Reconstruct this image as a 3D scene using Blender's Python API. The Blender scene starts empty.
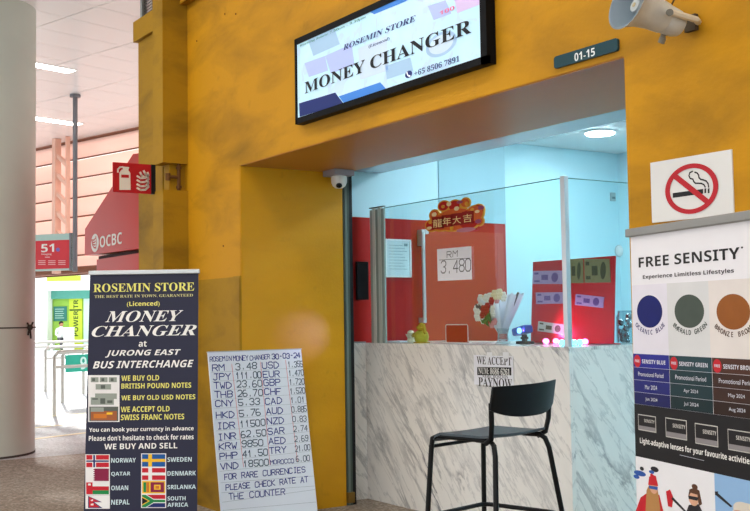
import bpy, math, random
from mathutils import Vector, Matrix
random.seed(7)
scene = bpy.context.scene
COL = scene.collection
R = math.radians

# ---------------------------------------------------------------- camera
F = 1060.0; IW, IH = 750, 511
phi = math.atan(709 / F); pit = math.atan(61.5 / F); rol = math.atan(.0156)
f0 = Vector((-math.cos(phi), math.sin(phi), 0)); ZUP = Vector((0, 0, 1)); r0 = f0.cross(ZUP)
FW = f0 * math.cos(pit) + ZUP * math.sin(pit); u0 = ZUP * math.cos(pit) - f0 * math.sin(pit)
RT = r0 * math.cos(rol) - u0 * math.sin(rol); UP = u0 * math.cos(rol) + r0 * math.sin(rol)
CAM = Vector((0, -3.145, 1.3))
cd = bpy.data.cameras.new('camera'); cam = bpy.data.objects.new('camera', cd); COL.objects.link(cam)
cd.sensor_width = 36; cd.lens = F * 36 / IW; cd.clip_end = 400
m = Matrix((RT, UP, -FW)).transposed().to_4x4(); m.translation = CAM
cam.matrix_world = m
scene.camera = cam

# ---------------------------------------------------------------- world, exposure
w = bpy.data.worlds.new('overcast_sky'); scene.world = w; w.use_nodes = True
nt = w.node_tree; bg = nt.nodes['Background']
tc = nt.nodes.new('ShaderNodeTexCoord'); nz = nt.nodes.new('ShaderNodeTexNoise'); nz.inputs['Scale'].default_value = 2.0
mx = nt.nodes.new('ShaderNodeMix'); mx.data_type = 'RGBA'
mx.inputs['A'].default_value = (.90, .95, 1, 1); mx.inputs['B'].default_value = (1, 1, 1, 1)
nt.links.new(tc.outputs['Generated'], nz.inputs['Vector']); nt.links.new(nz.outputs['Fac'], mx.inputs['Factor'])
nt.links.new(mx.outputs['Result'], bg.inputs['Color'])
bg.inputs['Strength'].default_value = 1.5
sl = bpy.data.lights.new('sun', 'SUN'); sl.energy = 7.5; sl.angle = R(2); sl.color = (1, .96, .9)
so = bpy.data.objects.new('sun', sl); COL.objects.link(so); so.rotation_euler = Vector((.80, -.22, -.30)).to_track_quat('-Z', 'Y').to_euler()
vs = scene.view_settings
vs.view_transform = 'Standard'; vs.look = 'None'; vs.gamma = 1; vs.use_curve_mapping = False; vs.exposure = 0.4

# ---------------------------------------------------------------- pixel helpers (direction only; depth from the plane touched)
def ray(px, py): return FW + RT * ((px - 375) / F) - UP * ((py - 255.5) / F)
def on(px, py, n, p):
    d = ray(px, py); n = Vector(n); return CAM + d * (n.dot(Vector(p) - CAM) / n.dot(d))
def fac(px, py, y=0): return on(px, py, (0, 1, 0), (0, y, 0))
def flr(px, py, z=0): return on(px, py, (0, 0, 1), (0, 0, z))
def side(px, py, x): return on(px, py, (1, 0, 0), (x, 0, 0))
def depth(px, py, d): return CAM + ray(px, py) * d

# ---------------------------------------------------------------- materials
def lin(c):
    if isinstance(c, str): c = tuple(int(c[i:i + 2], 16) / 255 for i in (0, 2, 4))
    return tuple(x / 12.92 if x <= .04045 else ((x + .055) / 1.055) ** 2.4 for x in c) + (1,)
MATS = {}
def M(name, c='808080', rough=.6, metal=0, var=.08, scale=8, emis=0, bump=0, spec=.22):
    if name in MATS: return MATS[name]
    mt = bpy.data.materials.new(name); mt.use_nodes = True; n = mt.node_tree; b = n.nodes['Principled BSDF']
    b.inputs['Roughness'].default_value = rough; b.inputs['Metallic'].default_value = metal
    b.inputs['Specular IOR Level'].default_value = spec
    col = lin(c)
    t = n.nodes.new('ShaderNodeTexCoord'); z = n.nodes.new('ShaderNodeTexNoise'); z.inputs['Scale'].default_value = scale
    z.inputs['Detail'].default_value = 5
    r = n.nodes.new('ShaderNodeMix'); r.data_type = 'RGBA'
    r.inputs['A'].default_value = tuple(x * (1 - var) for x in col[:3]) + (1,)
    r.inputs['B'].default_value = tuple(min(1, x * (1 + var)) for x in col[:3]) + (1,)
    n.links.new(t.outputs['Object'], z.inputs['Vector']); n.links.new(z.outputs['Fac'], r.inputs['Factor'])
    n.links.new(r.outputs['Result'], b.inputs['Base Color'])
    if emis:
        n.links.new(r.outputs['Result'], b.inputs['Emission Color']); b.inputs['Emission Strength'].default_value = emis
    if bump:
        bp = n.nodes.new('ShaderNodeBump'); bp.inputs['Strength'].default_value = bump; bp.inputs['Distance'].default_value = .02
        n.links.new(z.outputs['Fac'], bp.inputs['Height']); n.links.new(bp.outputs['Normal'], b.inputs['Normal'])
    MATS[name] = mt
    return mt

def ramp(n, src, stops):
    r = n.nodes.new('ShaderNodeValToRGB'); e = r.color_ramp.elements
    while len(e) < len(stops): e.new(.5)
    for k, (p, c) in enumerate(stops): e[k].position = p; e[k].color = c if len(c) == 4 else tuple(c) + (1,)
    n.links.new(src, r.inputs['Fac']); return r
def mixc(n, fac_, a, b, mode='MIX'):
    x = n.nodes.new('ShaderNodeMix'); x.data_type = 'RGBA'; x.blend_type = mode
    for key, v in (('Factor', fac_), ('A', a), ('B', b)):
        if hasattr(v, 'is_linked') or hasattr(v, 'links'): n.links.new(v, x.inputs[key])
        else: x.inputs[key].default_value = v
    return x.outputs['Result']
def noise(n, vec, sc, det=5, dist=0, rough=.55):
    z = n.nodes.new('ShaderNodeTexNoise'); z.inputs['Scale'].default_value = sc; z.inputs['Detail'].default_value = det
    z.inputs['Distortion'].default_value = dist; z.inputs['Roughness'].default_value = rough
    if vec is not None: n.links.new(vec, z.inputs['Vector'])
    return z.outputs['Fac']
def mapping(n, sc=(1, 1, 1), rot=(0, 0, 0), kind='Object'):
    t = n.nodes.new('ShaderNodeTexCoord'); mp = n.nodes.new('ShaderNodeMapping')
    mp.inputs['Scale'].default_value = sc; mp.inputs['Rotation'].default_value = rot
    n.links.new(t.outputs[kind], mp.inputs['Vector']); return mp.outputs['Vector']

def yellow_paint(name, base='CB9212', dirt='74540f', amount=.75):
    mt = bpy.data.materials.new(name); mt.use_nodes = True; n = mt.node_tree; b = n.nodes['Principled BSDF']
    b.inputs['Roughness'].default_value = .6; b.inputs['Specular IOR Level'].default_value = .2
    v = mapping(n); vs_ = mapping(n, (1.2, 1.2, 3.2))
    big = ramp(n, noise(n, vs_, 1.1, 7, .4), [(.44, (0, 0, 0)), (.76, (1, 1, 1))])
    small = ramp(n, noise(n, v, 9, 6, .2), [(.62, (0, 0, 0)), (.78, (1, 1, 1))])
    mid = mixc(n, noise(n, v, 3.1), lin(base), tuple(x * .86 for x in lin(base)[:3]) + (1,))
    mu = n.nodes.new('ShaderNodeMath'); mu.operation = 'MULTIPLY'; mu.inputs[1].default_value = amount
    n.links.new(big.outputs['Color'], mu.inputs[0])
    c = mixc(n, mu.outputs[0], mid, lin(dirt))
    mu2 = n.nodes.new('ShaderNodeMath'); mu2.operation = 'MULTIPLY'; mu2.inputs[1].default_value = .25
    n.links.new(small.outputs['Color'], mu2.inputs[0])
    c = mixc(n, mu2.outputs[0], c, lin('5e4718'))
    n.links.new(c, b.inputs['Base Color'])
    bp = n.nodes.new('ShaderNodeBump'); bp.inputs['Strength'].default_value = .12; bp.inputs['Distance'].default_value = .01
    n.links.new(noise(n, v, 60, 4), bp.inputs['Height']); n.links.new(bp.outputs['Normal'], b.inputs['Normal'])
    MATS[name] = mt; return mt

def marble(name, rot):
    mt = bpy.data.materials.new(name); mt.use_nodes = True; n = mt.node_tree; b = n.nodes['Principled BSDF']
    b.inputs['Roughness'].default_value = .22
    def rs(sc):
        mp = n.nodes.new('ShaderNodeMapping'); mp.inputs['Scale'].default_value = sc
        n.links.new(mapping(n, (1, 1, 1), rot), mp.inputs['Vector']); return mp.outputs['Vector']
    v = rs((3.4, 3.4, .8)); v2 = rs((8, 8, 1.5))
    def vein(vec, sc, wd, dist):
        f_ = noise(n, vec, sc, 8, dist, .62)
        return ramp(n, f_, [(.5 - wd, (0, 0, 0)), (.5, (1, 1, 1)), (.5 + wd * .45, (0, 0, 0))])
    a = vein(v, 1.0, .05, .35); a2 = vein(v2, 1.1, .035, .3)
    mask = ramp(n, noise(n, v, .9, 3), [(.42, (0, 0, 0)), (.66, (1, 1, 1))])
    base = mixc(n, noise(n, v, 2.2, 6), lin('F4F3EE'), lin('E2E3E0'))
    m1 = n.nodes.new('ShaderNodeMath'); m1.operation = 'MULTIPLY'; n.links.new(a.outputs['Color'], m1.inputs[0]); n.links.new(mask.outputs['Color'], m1.inputs[1])
    c = mixc(n, m1.outputs[0], base, lin('6f757c'))
    m2 = n.nodes.new('ShaderNodeMath'); m2.operation = 'MULTIPLY'; n.links.new(a2.outputs['Color'], m2.inputs[0]); m2.inputs[1].default_value = .4
    c = mixc(n, m2.outputs[0], c, lin('8d9295'))
    n.links.new(c, b.inputs['Base Color']); MATS[name] = mt; return mt

def aggregate(name, cols=('4f443b', '85776a', 'a89b8c', 'c9c0b4', '6e6257', 'b9aea2')):
    mt = bpy.data.materials.new(name); mt.use_nodes = True; n = mt.node_tree; b = n.nodes['Principled BSDF']
    b.inputs['Roughness'].default_value = .85
    v = mapping(n)
    vo = n.nodes.new('ShaderNodeTexVoronoi'); vo.inputs['Scale'].default_value = 55; n.links.new(v, vo.inputs['Vector'])
    sp = n.nodes.new('ShaderNodeSeparateColor'); n.links.new(vo.outputs['Color'], sp.inputs[0])
    c = ramp(n, sp.outputs[0], [(0, lin(cols[0])), (.4, lin(cols[1])), (.75, lin(cols[2])), (1, lin(cols[3]))])
    c2 = mixc(n, .5, c.outputs['Color'], mixc(n, noise(n, v, .8, 6), lin(cols[4]), lin(cols[5])))
    n.links.new(c2, b.inputs['Base Color'])
    bp = n.nodes.new('ShaderNodeBump'); bp.inputs['Strength'].default_value = .4; bp.inputs['Distance'].default_value = .004
    n.links.new(vo.outputs['Distance'], bp.inputs['Height']); n.links.new(bp.outputs['Normal'], b.inputs['Normal'])
    MATS[name] = mt; return mt

def glass(name, tint='E6F7F4', refl=.10):
    mt = bpy.data.materials.new(name); mt.use_nodes = True; n = mt.node_tree
    for x in list(n.nodes):
        if x.type == 'BSDF_PRINCIPLED': n.nodes.remove(x)
    out = [x for x in n.nodes if x.type == 'OUTPUT_MATERIAL'][0]
    tr = n.nodes.new('ShaderNodeBsdfTransparent'); tr.inputs['Color'].default_value = lin(tint)
    gl = n.nodes.new('ShaderNodeBsdfGlossy'); gl.inputs['Roughness'].default_value = .02
    fr = n.nodes.new('ShaderNodeFresnel'); fr.inputs['IOR'].default_value = 1.3
    mu = n.nodes.new('ShaderNodeMath'); mu.operation = 'MULTIPLY'; mu.inputs[1].default_value = refl * 8
    ms = n.nodes.new('ShaderNodeMixShader')
    n.links.new(fr.outputs[0], mu.inputs[0]); n.links.new(mu.outputs[0], ms.inputs[0])
    n.links.new(tr.outputs[0], ms.inputs[1]); n.links.new(gl.outputs[0], ms.inputs[2]); n.links.new(ms.outputs[0], out.inputs['Surface'])
    MATS[name] = mt; return mt

YEL = yellow_paint('yellow_wall_paint'); YEL2 = yellow_paint('yellow_paint_dimmed', 'A98012', '59410d', .8)  # second yellow is a darker copy: dimmer light at the left painted in
YJ = yellow_paint('yellow_jamb_paint', 'D39A18', 'a67718', .4); YJ.node_tree.nodes['Principled BSDF'].inputs['Roughness'].default_value = .32
MAR = marble('white_veined_marble', (0, R(40), 0)); MAR2 = marble('white_veined_marble_side', (R(-38), 0, 0))
AGG = aggregate('washed_aggregate_floor'); AGG2 = aggregate('aggregate_floor_painted_sunlight', ('7c7e80', 'aeb1b4', 'c4c8cb', 'd8dcdf', 'acb0b3', 'cbcfd3'))  # second mix is paler: sunlight painted into the far floor, bouncing light upward
GLS = glass('clear_glass', 'F5FBFB', .016)
BLK = M('black_metal', '15161a', .4); WHT = M('white_plain', 'f2f2f0', .5, var=.02)
RED = M('red_laminate', 'A8211C', .28, var=.06, scale=2); CYA = M('pale_cyan_wall', 'C6EDF7', .6, var=.02)

# ---------------------------------------------------------------- mesh helpers
class MB:
    def __init__(s): s.v = []; s.f = []; s.mi = []
    def add(s, v, f, mi=0):
        o = len(s.v); s.v += [tuple(x) for x in v]; s.f += [tuple(i + o for i in q) for q in f]; s.mi += [mi] * len(f); return s
    def box(s, x0, x1, y0, y1, z0, z1, mi=0):
        v = [(x, y, z) for z in (z0, z1) for y in (y0, y1) for x in (x0, x1)]
        return s.add(v, [(0, 2, 3, 1), (4, 5, 7, 6), (0, 1, 5, 4), (2, 6, 7, 3), (0, 4, 6, 2), (1, 3, 7, 5)], mi)
    def prism(s, pts, y0, y1, mi=0):
        """polygon in local x,z extruded along y"""
        n = len(pts); v = [(x, y0, z) for x, z in pts] + [(x, y1, z) for x, z in pts]
        return s.add(v, [tuple(range(n)), tuple(range(2 * n - 1, n - 1, -1))] + [(i, n + i, n + (i + 1) % n, (i + 1) % n) for i in range(n)], mi)
    def vprism(s, pts, z0, z1, mi=0):
        n = len(pts); v = [(x, y, z0) for x, y in pts] + [(x, y, z1) for x, y in pts]
        return s.add(v, [tuple(range(n - 1, -1, -1)), tuple(range(n, 2 * n))] + [(i, (i + 1) % n, n + (i + 1) % n, n + i) for i in range(n)], mi)
    def tube(s, pts, r, n=10, closed=False, mi=0):
        pts = [Vector(p) for p in pts]; L = len(pts); rr = r if isinstance(r, (list, tuple)) else [r] * L
        rings = []; prev = None
        for i in range(L):
            if closed: d = (pts[(i + 1) % L] - pts[i - 1])
            else: d = pts[min(i + 1, L - 1)] - pts[max(i - 1, 0)]
            d.normalize()
            a = prev - d * prev.dot(d) if prev is not None else (Vector((0, 0, 1)) if abs(d.z) < .9 else Vector((1, 0, 0)))
            a = a - d * a.dot(d); a.normalize(); prev = a; b = d.cross(a)
            rings.append([pts[i] + (a * math.cos(6.28318 * k / n) + b * math.sin(6.28318 * k / n)) * rr[i] for k in range(n)])
        v = [p for q in rings for p in q]; f = []
        for i in range(L if closed else L - 1):
            j = (i + 1) % L
            for k in range(n): f.append((i * n + k, i * n + (k + 1) % n, j * n + (k + 1) % n, j * n + k))
        if not closed: f += [tuple(range(n - 1, -1, -1)), tuple((L - 1) * n + k for k in range(n))]
        return s.add(v, f, mi)
    def lathe(s, prof, n=24, mat=None, mi=0, cap=True):
        """profile of (radius, height) about local z, optional matrix"""
        mat = mat or Matrix(); v = []; f = []
        for r, h in prof:
            for k in range(n): v.append(mat @ Vector((r * math.cos(6.28318 * k / n), r * math.sin(6.28318 * k / n), h)))
        for i in range(len(prof) - 1):
            for k in range(n): f.append((i * n + k, i * n + (k + 1) % n, (i + 1) * n + (k + 1) % n, (i + 1) * n + k))
        if cap: f += [tuple(range(n - 1, -1, -1)), tuple((len(prof) - 1) * n + k for k in range(n))]
        return s.add(v, f, mi)
    def ball(s, c, r, n=12, sc=(1, 1, 1), mi=0):
        pr = [(max(1e-4, math.sin(math.pi * i / 8)) * r, -math.cos(math.pi * i / 8) * r) for i in range(9)]
        return s.lathe(pr, n, Matrix.Translation(c) @ Matrix.Diagonal((*sc, 1)), mi, cap=False)
    def ribbon(s, pts, wd, y, mi=0):
        """flat stroke in local x,z"""
        for a, b in zip(pts, pts[1:]):
            a = Vector(a); b = Vector(b); d = b - a
            if d.length < 1e-6: continue
            d.normalize(); nn = Vector((-d.y, d.x)) * wd / 2; e = d * wd * .3
            s.add([(p.x, y, p.y) for p in (a - nn - e, b - nn + e, b + nn + e, a + nn - e)], [(0, 1, 2, 3)], mi)
        return s
    def build(s, name, mat, parent=None, smooth=False, label=None, bevel=0):
        me = bpy.data.meshes.new(name); me.from_pydata(s.v, [], s.f)
        for x in (mat if isinstance(mat, (list, tuple)) else [mat]): me.materials.append(x)
        if any(s.mi): me.polygons.foreach_set('material_index', s.mi)
        if smooth: me.polygons.foreach_set('use_smooth', [True] * len(me.polygons))
        me.update()
        o = bpy.data.objects.new(name, me); COL.objects.link(o)
        if parent: o.parent = parent
        if bevel:
            bm_ = o.modifiers.new('bevel', 'BEVEL'); bm_.width = bevel; bm_.segments = 2; bm_.limit_method = 'ANGLE'
        if smooth:
            try: me.set_sharp_from_angle(angle=R(40))
            except Exception: pass
        if label: o['label'] = label
        return o

def tag(o, label, cat, group=None, kind=None):
    o['label'] = label; o['category'] = cat
    if group: o['group'] = group
    if kind: o['kind'] = kind
    return o
def struct(o, label=None):
    o['kind'] = 'structure'
    if label: o['label'] = label
    return o
MATRIX = {}
def thing(name, label, cat, loc=(0, 0, 0), rz=0, rx=0, group=None):
    o = bpy.data.objects.new(name, None); COL.objects.link(o); o.empty_display_size = .1
    o.location = loc; o.rotation_euler = (R(rx), 0, R(rz))
    MATRIX[o.name] = Matrix.Translation(Vector(loc)) @ Matrix.Rotation(R(rz), 4, 'Z') @ Matrix.Rotation(R(rx), 4, 'X')
    return tag(o, label, cat, group)
def L2(t, px, py, y=0):
    """pixel -> local x,z on the thing's plane local y = y"""
    mm = MATRIX[t.name]; n = mm.to_3x3() @ Vector((0, 1, 0)); p = mm @ Vector((0, y, 0))
    q = mm.inverted() @ on(px, py, n, p); return (q.x, q.z)

def alpha(s, style):
    up, lo, di = {'b': (0x1D400, 0x1D41A, 0x1D7CE), 'bi': (0x1D468, 0x1D482, 0x1D7CE), 'sb': (0x1D5D4, 0x1D5EE, 0x1D7EC), 'sbi': (0x1D63C, 0x1D656, 0x1D7EC)}[style]
    r = ''
    for c in s:
        if 'A' <= c <= 'Z': r += chr(up + ord(c) - 65)
        elif 'a' <= c <= 'z': r += chr(lo + ord(c) - 97)
        elif '0' <= c <= '9': r += chr(di + ord(c) - 48)
        else: r += c
    return r
TXT = {}
def glyphs(s):
    if s in TXT: return TXT[s]
    cu = bpy.data.curves.new('txt', 'FONT'); cu.body = s; cu.resolution_u = 3
    o = bpy.data.objects.new('txt', cu); me = o.to_mesh()
    v = [(x.co.x, x.co.y) for x in me.vertices]; f = [tuple(p.vertices) for p in me.polygons]
    o.to_mesh_clear(); bpy.data.objects.remove(o); bpy.data.curves.remove(cu)
    TXT[s] = (v, f); return v, f
def put_text(mb, s, x0, z0, x1, z1, y, shear=0, mi=0):
    v, f = glyphs(s)
    if not v: return
    v = [(a + shear * b, b) for a, b in v]
    ax, bx = min(a for a, b in v), max(a for a, b in v); az, bz = min(b for a, b in v), max(b for a, b in v)
    sx = (x1 - x0) / (bx - ax); sz = (z1 - z0) / max(1e-6, bz - az)
    mb.add([(x0 + (a - ax) * sx, y, z0 + (b - az) * sz) for a, b in v], f, mi)
def text(t, s, bl, tr, mat, y=-.004, style=None, shear=0, name='lettering', parent=None, fy=0):
    x0, z0 = L2(t, *bl, fy); x1, z1 = L2(t, *tr, fy); mb = MB()
    put_text(mb, alpha(s, style) if style else s, x0, z0, x1, z1, fy + y, shear)
    return mb.build(name, mat, parent or t)
def arc_text(t, s, c, r, a0, a1, h, mat, y, parent=None):
    """letters along the underside of a circle; angles in degrees measured from straight down, left to right"""
    mb = MB(); n = len(s)
    for k, ch in enumerate(s):
        if ch == ' ': continue
        v, f = glyphs(alpha(ch, 'sb')); a = R(a0 + (a1 - a0) * k / (n - 1)); sc = h / .72
        wd = max(x for x, _ in v)
        px, pz = c[0] + r[0] * math.sin(a), c[1] - r[1] * math.cos(a)
        mb.add([(px + (x - wd / 2) * sc * math.cos(a) - z * sc * math.sin(a), y, pz + (x - wd / 2) * sc * math.sin(a) + z * sc * math.cos(a)) for x, z in v], f)
    return mb.build('lettering', mat, parent or t)
HAND = dict(zip('ABCDEFGHIJKLMNOPRSTUVWXYZ0123456789.-', (
    '002640 1232|00063645443303 3342413000|4536160501103041|00062644422000|46060040 0333|460600 0333|4536160501103041 414323|0006 4046 0343|'
    '1030 2026 1636|0110203136 1646|0006 460340|060040|0006234640|00064046|103041453616050110|00063645443303|00063645443303 2340|'
    '453616050413334241301001|0646 2026|060110304146|062046|0610233046|0046 0640|062346 2320|06460040|103041453616050110|142620|05163645430040|'
    '05163645443323 334241301001|30360242|460603334241301001|361604011030414233130 2|064610|13040516364544331302011030414233|0110304245361605041333 44|2021|1333').split('|')))
HAND['6'] = '3616040110304142331302'; HAND['9'] = '011030424536160504133344'
def hand(mb, t, s, a, b, h, wd, y, fy=0):
    """handwriting from pixel a to pixel b along the base line, h pixels tall"""
    ax, az = L2(t, *a, fy); bx, bz = L2(t, *b, fy); tx, tz = L2(t, a[0], a[1] - h, fy); hh = tz - az
    n = len(s); st = (bx - ax) / n; sl = (bz - az) / n
    for k, ch in enumerate(s):
        if ch not in HAND: continue
        jx, jz, sk = random.uniform(-.03, .03), random.uniform(-.05, .05), random.uniform(0, .12)
        for q in HAND[ch].split():
            pts = [(int(q[i]), int(q[i + 1])) for i in range(0, len(q) - 1, 2)]
            mb.ribbon([(ax + st * (k + jx + .78 * (x / 4 + sk * z / 6)), az + sl * k + hh * (jz + z / 6)) for x, z in pts], wd, fy + y)
def pxpoly(mb, t, pts, y, mi=0, fy=0):
    p = [L2(t, *q, fy) for q in pts]; mb.add([(x, fy + y, z) for x, z in p], [tuple(range(len(p)))], mi)
def pxell(mb, t, cx, cy, rx, ry, y, mi=0, n=28, fy=0):
    c = L2(t, cx, cy, fy); a = L2(t, cx + rx, cy, fy); b = L2(t, cx, cy - ry, fy); rx = a[0] - c[0]; rz = b[1] - c[1]
    mb.add([(c[0] + rx * math.cos(6.28318 * k / n), fy + y, c[1] + rz * math.sin(6.28318 * k / n)) for k in range(n)], [tuple(range(n))], mi)
    return c, rx, rz
def pxtube(mb, t, pts, wpx, y, mi=0, fy=0):
    p = [L2(t, *q, fy) for q in pts]; a = L2(t, *pts[0], fy); b = L2(t, pts[0][0], pts[0][1] - wpx, fy)
    mb.ribbon(p, abs(b[1] - a[1]), fy + y, mi)
def rod(name, mat, pts, r, parent=None, n=10): return MB().tube(pts, r, n).build(name, mat, parent, True)

# ================================================================ THE SETTING
ZS = 2.32; XJ = -6.30; XR = -2.90; CEIL = 4.5
fl = struct(MB().box(-10.4, 14, -22, 30, -.2, 0).build('floor', AGG))
fl2 = struct(MB().box(-30, -10.4, -22, 30, -.2, 0).build('floor_berths', AGG2))
# painted floor lines far off under the roof
line_m = M('worn_cream_floor_paint', 'e9dfc0', .8)
for a, b in (((20, 419), (55.5, 415.9)), ((20, 429.3), (90, 422.2)), ((20, 440.8), (90, 432.4))):
    p, q = flr(*a), flr(*b); d = (q - p).normalized(); n_ = Vector((-d.y, d.x, 0)) * .05
    p2 = p - d * 1.0; q2 = q + d * 1.5
    MB().vprism([(x.x, x.y) for x in (p2 - n_, q2 - n_, q2 + n_, p2 + n_)], .0005, .004).build('painted_line', line_m, fl2)
road = struct(MB().box(-140, -22.5, -60, 90, -.24, -.01).build('trim_1', M('pale_sunlit_road', 'e4e8ea', .9)), 'pale road beyond the bus berths')

# facade
wall = struct(MB().box(-7.2, XJ, 0, .8, 0, CEIL).build('wall_front', YEL))
struct(MB().box(XJ, XR, 0, .8, ZS, CEIL).build('wall_lintel', YEL))
struct(MB().box(XR, 1.2, 0, .35, 0, CEIL).build('wall_front_right', YEL))
struct(MB().box(-7.14, -6.0, -.06, 0, 3.61, CEIL).build('trim_2', YEL), 'yellow painted ledge high on the wall')
struct(MB().box(XJ - .004, XJ + .006, .003, .795, 0, ZS).build('trim_3', YJ), 'smooth yellow lining of the shopfront recess')
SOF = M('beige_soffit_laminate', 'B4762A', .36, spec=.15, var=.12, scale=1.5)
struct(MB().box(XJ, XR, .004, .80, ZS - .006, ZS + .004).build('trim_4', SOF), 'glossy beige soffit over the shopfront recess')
struct(MB().box(XJ - .1, XJ + .006, -.006, .003, 0, 1.585).build('trim_5', YEL2), 'raised yellow plaster patch beside the recess')
struct(MB().box(-7.137, XJ - .0, -.01, .0, 0, 1.58).build('trim_6', YEL2), 'lower yellow plaster course')
# pilaster with its gap, and the lower wall to its left
struct(MB().box(-7.324, -7.137, -.194, 0, 0, 2.238).box(-7.324, -7.137, -.194, 0, 2.435, CEIL).box(-7.30, -7.20, -.12, 0, 2.238, 2.435).build('wall_pilaster', YEL2))
struct(MB().box(-7.80, -7.324, -.12, .3, 0, 3.47).box(-7.83, -7.324, -.15, .3, 3.47, 3.63).build('wall_left', YEL2))
MG = thing('mesh_grille', 'grey wire mesh grille above the low yellow wall', 'grille', (-7.79, 0, 3.63))
gm = M('galvanised_steel', '9aa0a0', .45, .8)
fr = MB()
for x in (0, .44): fr.box(x - .02, x + .02, -.1, -.06, 0, .85)
fr.box(0, .44, -.1, -.06, .81, .85).box(0, .44, -.1, -.06, 0, .03); fr.build('frame', gm, MG)
wm = MB()
for k in range(18): x = .02 + k * .024; wm.box(x - .002, x + .002, -.085, -.081, .03, .81)
for k in range(33): z = .03 + k * .024; wm.box(.02, .42, -.085, -.081, z - .002, z + .002)
wm.build('wire_mesh', M('dark_wire', '4a4d4c', .6), MG)['kind'] = 'stuff'
# marks on the facade: rust screw holes
for px, py in ((225, 14), (236, 14), (223.5, 246), (224.5, 283), (197, 41), (186.5, 24)):
    p = fac(px, py, -.001)
    hb = MB().lathe([(.006, 0), (.007, .003), (.002, .004)], 8, Matrix.Translation(p) @ Matrix.Rotation(R(90), 4, 'X')).build('screw_hole', M('rust', '5a3412', .9), wall)

# shop room
XW = -6.45; Y2 = 2.43; X2 = -6.98; YB = 4.29; ZC = 2.8
struct(MB().box(XW - .2, XW, .88, Y2, 0, 2.027).build('wall_partition', RED))
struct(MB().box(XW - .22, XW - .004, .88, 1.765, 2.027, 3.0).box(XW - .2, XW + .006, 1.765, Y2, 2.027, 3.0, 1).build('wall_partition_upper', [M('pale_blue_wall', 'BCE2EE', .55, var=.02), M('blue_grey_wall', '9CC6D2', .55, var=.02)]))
struct(MB().box(X2 - .1, X2, Y2 - .2, YB + .1, 0, 3.0).build('wall_side', CYA))
struct(MB().box(X2, -1.2, YB, YB + .1, 0, 3.0).build('wall_back', CYA))
struct(MB().box(-1.3, -1.2, .35, YB, 0, 3.0).build('wall_right', CYA))
ic = struct(MB().box(X2 - .3, -1.2, .80, YB + .1, ZC + .012, ZC + .1).build('ceiling_shop', M('ceiling_joint_grey', '9fb4ba', .8)))
ct = M('white_ceiling_board', 'E4F0F2', .6, var=.02)
pm = None
for i in range(5):
    for j in range(3):
        b_ = MB().box(-.595, .595, -.595, .595, ZC, ZC + .012).build('panel', ct, ic) if pm is None else pm.copy()
        if pm is None: pm = b_
        else: COL.objects.link(b_); b_.parent = ic
        b_.location = (X2 + .6 + i * 1.2, YB - .6 - j * 1.2, 0)
bh = struct(MB().box(XW, -1.3, .80, 1.225, 2.36, ZC + .012).build('trim_7', M('grey_gloss_bulkhead', 'A9B4BC', .12, var=.03)), 'glossy grey bulkhead behind the shopfront')
struct(MB().box(-2.90, -1.2, .345, .8, 0, 3).build('wall_right_return', CYA))

# station roof: a panelled ceiling turned against the shopfront, ending in a louvred screen
EO = Vector((-19.52, 2.47, CEIL)); er = Vector((.9635, .2678, 0)); en = Vector((-.2678, .9635, 0))
def st(a, b, z=0): p = EO + er * a + en * b; return Vector((p.x, p.y, z if z else CEIL))
slab = [(st(a, b).x, st(a, b).y) for a, b in ((-14, -17), (24, -17), (24, 0), (-14, 0))]
ce = struct(MB().vprism(slab, CEIL + .02, CEIL + .14).build('ceiling', M('pale_pink_joint', 'd9cfcb', .8)))
tile = M('white_gloss_ceiling_panel', 'FEFCFB', .2, var=.03, scale=.7)
tm = MB().box(.006, 1.094, .004, .546, 0, .02)
tp = tm.build('panel', tile, ce); first = True
ang = math.atan2(er.y, er.x) + R(90)
for i in range(-9, 25):
    for j in range(0, 8):
        o = tp if first else tp.copy()
        if not first: COL.objects.link(o); o.parent = ce
        first = False
        # panel local x runs along -en, local y along er
        p = st(i * .55, -j * 1.1)
        o.matrix_local = Matrix.Translation((p.x, p.y, CEIL)) @ Matrix(((-en.x, er.x, 0, 0), (-en.y, er.y, 0, 0), (0, 0, 1, 0), (0, 0, 0, 1)))
lamp_m = M('fluorescent_tube', 'fffaf0', .5, emis=14, var=0); white_m = M('white_enamel', 'f5f5f5', .4)
def ceiling_light(p, dirv, ln, wd, label, group=None, em=lamp_m):
    t = thing('ceiling_light', label, 'ceiling light', (p.x, p.y, CEIL - .0), math.degrees(math.atan2(dirv.y, dirv.x)), group=group)
    MB().box(-ln / 2, ln / 2, -wd / 2, wd / 2, -.008, -.001).build('housing', white_m, t)
    MB().box(-ln / 2 + .03, ln / 2 - .03, -wd / 2 + .02, wd / 2 - .02, -.012, -.0082).build('diffuser', em, t)
a = flr(73, 71.5, CEIL); ceiling_light(a - en * .62, en, 1.25, .22, 'lit fluorescent ceiling light beside the white column, nearer the yellow wall')
a = flr(80, 124.5, CEIL); ceiling_light(a - en * .62, en, 1.25, .25, 'lit fluorescent ceiling light near the pink louvred screen')
lamp_n = M('added_walkway_tube', 'fffaf2', .5, emis=16, var=0)  # for unseen lamp rows added overhead to light the concourse
for x in (-7.0, -4.5, -2.0, .5):
    for y in (-1.6, -3.6, -6.2):
        ceiling_light(Vector((x, y, 0)), er, 1.5, .3, 'unseen fluorescent ceiling light added over the walkway to light the shopfront', 'added walkway ceiling lights', lamp_n)
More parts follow.
